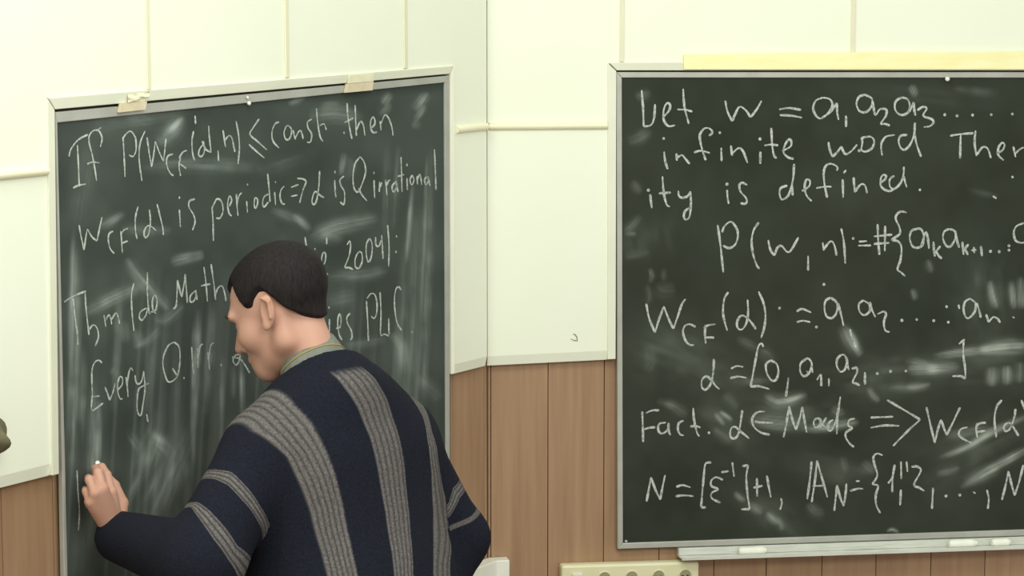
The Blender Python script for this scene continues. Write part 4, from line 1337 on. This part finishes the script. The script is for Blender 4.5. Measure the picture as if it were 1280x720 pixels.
# --- hair: the skull swollen outwards inside the hairline
hx = axis_pts(HEAD.x - .16, HEAD.x + .16, .0026)
hy = axis_pts(HEAD.y - .16, HEAD.y + .16, .0026)
hz = axis_pts(HEAD.z - .14, HEAD.z + .17, .0026)
hf = Field(hx, hy, hz)
head_field(hf)
neck_field(hf)
X, Y, Z = hx[:, None, None], hy[None, :, None], hz[None, None, :]
rel = [X - HEAD.x, Y - HEAD.y, Z - HEAD.z]
loc = [(rel[0] * a[0] + rel[1] * a[1] + rel[2] * a[2]) / HS for a in AX_H]
fL, lL_, uL = loc
hair_line = np.interp(fL, [-.13, -.085, -.072, -.046, -.036, -.028, -.020, -.010, .008, .018, .030, .036, .042, .050, .065, .080, .12],
                      [-.068, -.066, -.062, -.032, -.006, .022, .040, .044, .036, .026, .028, .036, .050, .068, .084, .094, .10])
hair_line = hair_line + np.where(np.abs(lL_) < .035, -.012 * (1 - np.abs(lL_) / .035) * (fL > .03), 0)
al = np.abs(lL_)
hair_line = hair_line + np.clip((al - .018) / .012, 0, 1) * np.clip((fL - .050) / .008, 0, 1) * np.clip((.095 - fL) / .01, 0, 1) * .05 - (1 - np.clip(al / .03, 0, 1)) * np.clip((fL - .05) / .02, 0, 1) * .012
hair_line = hair_line + np.clip((al - .026) / .010, 0, 1) * np.clip((fL - .036) / .006, 0, 1) * .03
mk = np.clip((uL - hair_line) / .012, -0.6, 1)
jag = 0.0
thick = np.where(mk > 0, mk * (.006 + .004 * np.clip((uL - .02) / .08, 0, 1) + .005 * np.clip(-fL / .1, 0, 1)), mk * .012)
hf.F = (hf.F - thick - jag * (mk > .5)).astype(np.float32)
hf.F = np.maximum(hf.F, -(uL - hair_line + .006) * np.ones_like(hf.F)).astype(np.float32)
# hollow: nothing deeper than the skin
V, Q = hf.mesh()
V = relax(V, Q, 2, 0.5)
obj('hair', V, Q, M['hair'], person, smooth=True)

# eyebrows and eyes
for sg in (1, -1):
    m_ = MB()
    m_.tube([hp(.0950, .012 * sg, .036), hp(.0955, .022 * sg, .039), hp(.0905, .036 * sg, .040), hp(.0800, .050 * sg, .033)], [.003, .0048, .0048, .0025], 8)
    m_.build('eyebrow', M['brow'], person, smooth=True)
    m_ = MB()
    m_.lathe(hp(.0815, .031 * sg, .006), H_F, [(.0085, 0), (.0075, .003), (.004, .0052), (.001, .006)], 14)
    m_.build('eye', M['eye'], person, smooth=True)

# --- sweater
sx, sy, sz = axis_pts(-.80, .06, .0045), axis_pts(3.90, 4.66, .0045), axis_pts(.84, 1.60, .0045)
sw = Field(sx, sy, sz)
sw.ell(CHEST + B_F * .006, AX_B, (.118, .178, .188), .04)
sw.cone(P(404, 494, 4.265), SH_L + Vector((0, 0, -.006)), .060, .064, .05)
sw.cone(P(428, 488, 4.275), SH_R + Vector((0, 0, -.006)), .060, .068, .05)
sw.ell(C7 - spine * .085 + B_F * .035, AX_B, (.08, .10, .07), .04)
sw.ell(WAIST, AX_B, (.116, .180, .24), .05)
sw.ell(PEL + spine * .10, AX_B, (.116, .160, .13), .05)
sw.cone(P(503, 570, 4.33), P(498, 770, 4.27), .062, .088, .05)
sw.cone(P(364, 620, 4.185), P(362, 770, 4.165), .070, .090, .06)
sw.cone(NK - NKU * .07, NK - NKU * .008, .088, .070, .03)
torso_F = sw.F.copy()
sw.cone(SH_L, EL_L, .067, .072, .035)
sw.cone(EL_L, Vector(WR_L) + (EL_L - Vector(WR_L)).normalized() * .012, .068, .047, .03)
sw.cone(SH_R, EL_R, .060, .052, .030)
sw.cone(EL_R, Vector(WR_R), .055, .042, .025)
# openings: neck, cuffs, hem
sw.cone(NK - NKU * .02, NK + NKU * .10, .063, .078, .005, 'sub')
gx_, gy_, gz_ = sx[:, None, None] - NK.x, sy[None, :, None] - NK.y, sz[None, None, :] - NK.z
hh = gx_ * NKU.x + gy_ * NKU.y + gz_ * NKU.z
rad = np.sqrt(np.maximum(gx_ ** 2 + gy_ ** 2 + gz_ ** 2 - hh ** 2, 0))
sw.F = np.where((rad < .10) & (hh > -.03), np.maximum(sw.F, hh + .006), sw.F).astype(np.float32)
for e_, w_ in ((EL_L, Vector(WR_L)), (EL_R, Vector(WR_R))):
    d_ = (w_ - e_).normalized()
    sw.cone(w_ - d_ * .004, w_ + d_ * .08, .034, .036, .004, 'sub')
V, Q = sw.mesh()
V = relax(V, Q, 3, 0.5)
# broad cloth folds
Vn = np.array(V)
bvh = BVHTree.FromPolygons([tuple(v) for v in V], [tuple(int(i) for i in q) for q in Q])


def hit(px, py):
    d = ray(px, py).normalized()
    loc_, n_, i_, t_ = bvh.ray_cast(CAM, d)
    return loc_


def body_coords(p):
    r = np.asarray(p) - np.array(C7)
    return r @ np.array(B_L), r @ np.array(spine)


def edge(pix):
    """stripe edge drawn on the photograph -> lateral position on the garment as a function of height"""
    pts = [hit(*q) for q in pix]
    pts = [p for p in pts if p is not None]
    l, h = body_coords(np.array([tuple(p) for p in pts]))
    o = np.argsort(h)
    return h[o], l[o]


def stripe(pixL, pixR, V):
    l, h = body_coords(V)
    hl, ll = edge(pixL)
    hr, lr = edge(pixR)
    a, b = np.interp(h, hl, ll), np.interp(h, hr, lr)
    return (l - (a + b) / 2) / (np.abs(a - b) / 2 + 1e-4)


lat, hgt = body_coords(V)
fwd = (V - np.array(C7)) @ np.array(B_F)
sA = stripe([(312, 540), (340, 557), (357, 572), (373, 606), (386, 640), (400, 690), (407, 718)], [(372, 507), (392, 528), (408, 560), (420, 590), (430, 630), (440, 680), (448, 718)], V)
sB = stripe([(411, 466), (430, 486), (447, 512), (461, 545), (472, 590), (481, 640), (489, 690), (492, 718)], [(453, 459), (470, 474), (485, 500), (498, 540), (506, 580), (512, 640), (516, 690), (517, 718)], V)
sC = stripe([(507, 476), (517, 490), (528, 520), (534, 550), (539, 590), (541, 640), (541, 690), (541, 718)], [(516, 486), (529, 507), (540, 540), (548, 575), (557, 620), (562, 660), (563, 700), (563, 718)], V)


def seg_dist(V, a, b):
    a, b = np.array(a), np.array(b)
    d = b - a
    t = np.clip(((V - a) @ d) / (d @ d), 0, 1)
    return np.linalg.norm(V - a - t[:, None] * d, axis=1), t


dUL, tUL = seg_dist(V, SH_L, EL_L)
dFL, tFL = seg_dist(V, EL_L, WR_L)
dUR, tUR = seg_dist(V, SH_R, EL_R)
dFR, tFR = seg_dist(V, EL_R, WR_R)
ti = [np.clip(np.searchsorted(g, V[:, i]), 0, len(g) - 1) for i, g in enumerate((sx, sy, sz))]
dT = torso_F[ti[0], ti[1], ti[2]]
sleeveL = (np.minimum(dUL - .070, dFL - .055) < dT - 0.004) & (tUL > .10)
sleeveR = (np.minimum(dUR - .058, dFR - .050) < dT - 0.014) & (tUR > .10)
slv = (sleeveL | sleeveR).astype(float)
for it in range(2):                                            # soften the seam mask over its neighbours
    acc, cn = np.zeros(len(V)), np.zeros(len(V))
    for a_, b_ in ((0, 1), (1, 2), (2, 3), (3, 0)):
        acc += np.bincount(Q[:, a_], slv[Q[:, b_]], len(V)) + np.bincount(Q[:, b_], slv[Q[:, a_]], len(V))
        cn += np.bincount(Q[:, a_], minlength=len(V)) + np.bincount(Q[:, b_], minlength=len(V))
    slv = 0.5 * slv + 0.5 * acc / np.maximum(cn, 1)


def arm_coords(p, a, b):
    """(distance along the upper arm, angle round it)"""
    a, d = Vector(a), (Vector(b) - Vector(a)).normalized()
    u = (Vector((0, -1, 0)) - d * d.dot(Vector((0, -1, 0)))).normalized()
    w = d.cross(u)
    r = np.asarray(p) - np.array(a)
    return r @ np.array(d), np.arctan2(r @ np.array(w), r @ np.array(u))


def ring(pixU, pixD, a, b, V):
    t, ph = arm_coords(V, a, b)
    ed = []
    for pix in (pixU, pixD):
        pts = [hit(*q) for q in pix]
        tt, pp = arm_coords(np.array([tuple(p) for p in pts if p is not None]), a, b)
        o = np.argsort(pp)
        ed.append(np.interp(ph, pp[o], tt[o]))
    return np.clip((t - (ed[0] + ed[1]) / 2) / (np.abs(ed[1] - ed[0]) / 2 + 1e-4), -4, 4)


rUL = ring([(272, 587), (290, 590), (310, 610), (325, 632), (337, 655), (341, 668)], [(268, 599), (285, 607), (302, 625), (322, 652), (332, 680), (337, 691)], SH_L, EL_L, V)
rLL = ring([(248, 628), (260, 636), (280, 657), (297, 682), (314, 712)], [(239, 634), (250, 650), (267, 675), (285, 700), (296, 719)], SH_L, EL_L, V)
rUR = ring([(570, 590), (566, 610), (560, 630)], [(580, 596), (575, 622), (563, 645)], SH_R, EL_R, V)
rLR = ring([(599, 634), (589, 645), (564, 656)], [(600, 642), (590, 652), (566, 662)], SH_R, EL_R, V)
near_l = dUL + dFL < dUR + dFR
rU, rL = np.where(near_l, rUL, rUR), np.where(near_l, rLL, rLR)
h0 = body_coords(np.array([tuple(hit(432, 464))]))[1][0]
yoke = np.clip((hgt - h0) / .006 * .5 + .5, 0, 1)
sA, sB, sC = [np.clip(q, -4, 4) for q in (sA, sB, sC)]
obj('sweater', V, Q, M['sweater'], person, smooth=True, attrs={'stripe_near': sA, 'stripe_back': sB, 'stripe_far': sC, 'ring_upper': rU, 'ring_lower': rL, 'sleeve': slv, 'yoke': yoke})

# --- shirt collar with a thin yellow edge
def collar_ring(h, r, tilt):
    out = []
    u0 = (B_F - NKU * B_F.dot(NKU)).normalized()
    v0 = NKU.cross(u0)
    for k in range(49):
        a = 2 * math.pi * k / 48
        out.append(NK + NKU * (h + tilt * math.cos(a)) + (u0 * math.cos(a) * 1.02 + v0 * math.sin(a)) * r)
    return out


prof = [(-.016, .0625, 0), (.000, .0625, 0), (.012, .0615, 0), (.026, .0590, 0), (.041, .0565, 0), (.0435, .0552, 0), (.041, .0538, 0), (.000, .0565, 0)]
rings = [collar_ring(*p) for p in prof]
vs = [p for r in rings for p in r[:48]]
fs = []
for j in range(len(rings) - 1):
    for k in range(48):
        k2 = (k + 1) % 48
        fs.append([j * 48 + k, j * 48 + k2, (j + 1) * 48 + k2, (j + 1) * 48 + k])
col = obj('shirt_collar', vs, fs, M['shirt'], person, smooth=True)
m_ = MB()
m_.tube(collar_ring(.010, .0622, 0), .0013, 6)
pp = m_.build('piping', M['piping'], col, smooth=True)
pp['label'] = 'thin yellow line along the collar'

# --- trousers and shoes
tr = Field(axis_pts(-.62, .16, .011), axis_pts(3.80, 4.66, .011), axis_pts(.0, 1.10, .011))
tr.ell(PEL, AX_B, (.110, .158, .13), .04)
for hip, kne, ank in zip(HIPS, KNEES, ANKLES):
    tr.cone(hip, kne, .088, .066, .03)
    tr.cone(kne, ank, .066, .055, .02)
V, Q = tr.mesh()
V = relax(V, Q, 2, 0.5)
obj('trousers', V, Q, M['trousers'], person, smooth=True)
bf = Vector((B_F.x, B_F.y, 0)).normalized()
bl = Vector((B_L.x, B_L.y, 0)).normalized()
for ank in ANKLES:
    g = Vector((ank.x, ank.y, 0))
    sf = Field(axis_pts(g.x - .25, g.x + .25, .006), axis_pts(g.y - .25, g.y + .25, .006), axis_pts(-.02, .14, .006))
    ax = (tuple(bf), tuple(bl), (0, 0, 1))
    sf.ell(g + bf * .11 + Vector((0, 0, .032)), ax, (.09, .045, .034), .02)
    sf.ell(g + Vector((0, 0, .035)) - bf * .01, ax, (.065, .040, .05), .03)
    zz = sf.z[None, None, :]
    sf.F = np.maximum(sf.F, (0.001 - zz) * np.ones_like(sf.F)).astype(np.float32)
    V, Q = sf.mesh()
    obj('shoe', V, Q, M['shoe'], person, smooth=True)

# the chalk between his fingers
m_ = MB()
a, b = LW.at(126, 592, .036), LW.at(121.5, 577.5, .0174)
m_.lathe(a, b - a, [(.0042, 0), (.0046, .002), (.0046, (b - a).length - .003), (.0036, (b - a).length)], 12)
tag(m_.build('chalk_stick', M['chalkstick'], smooth=False), 'white chalk held in the writing hand of the man against the left board', 'chalk')
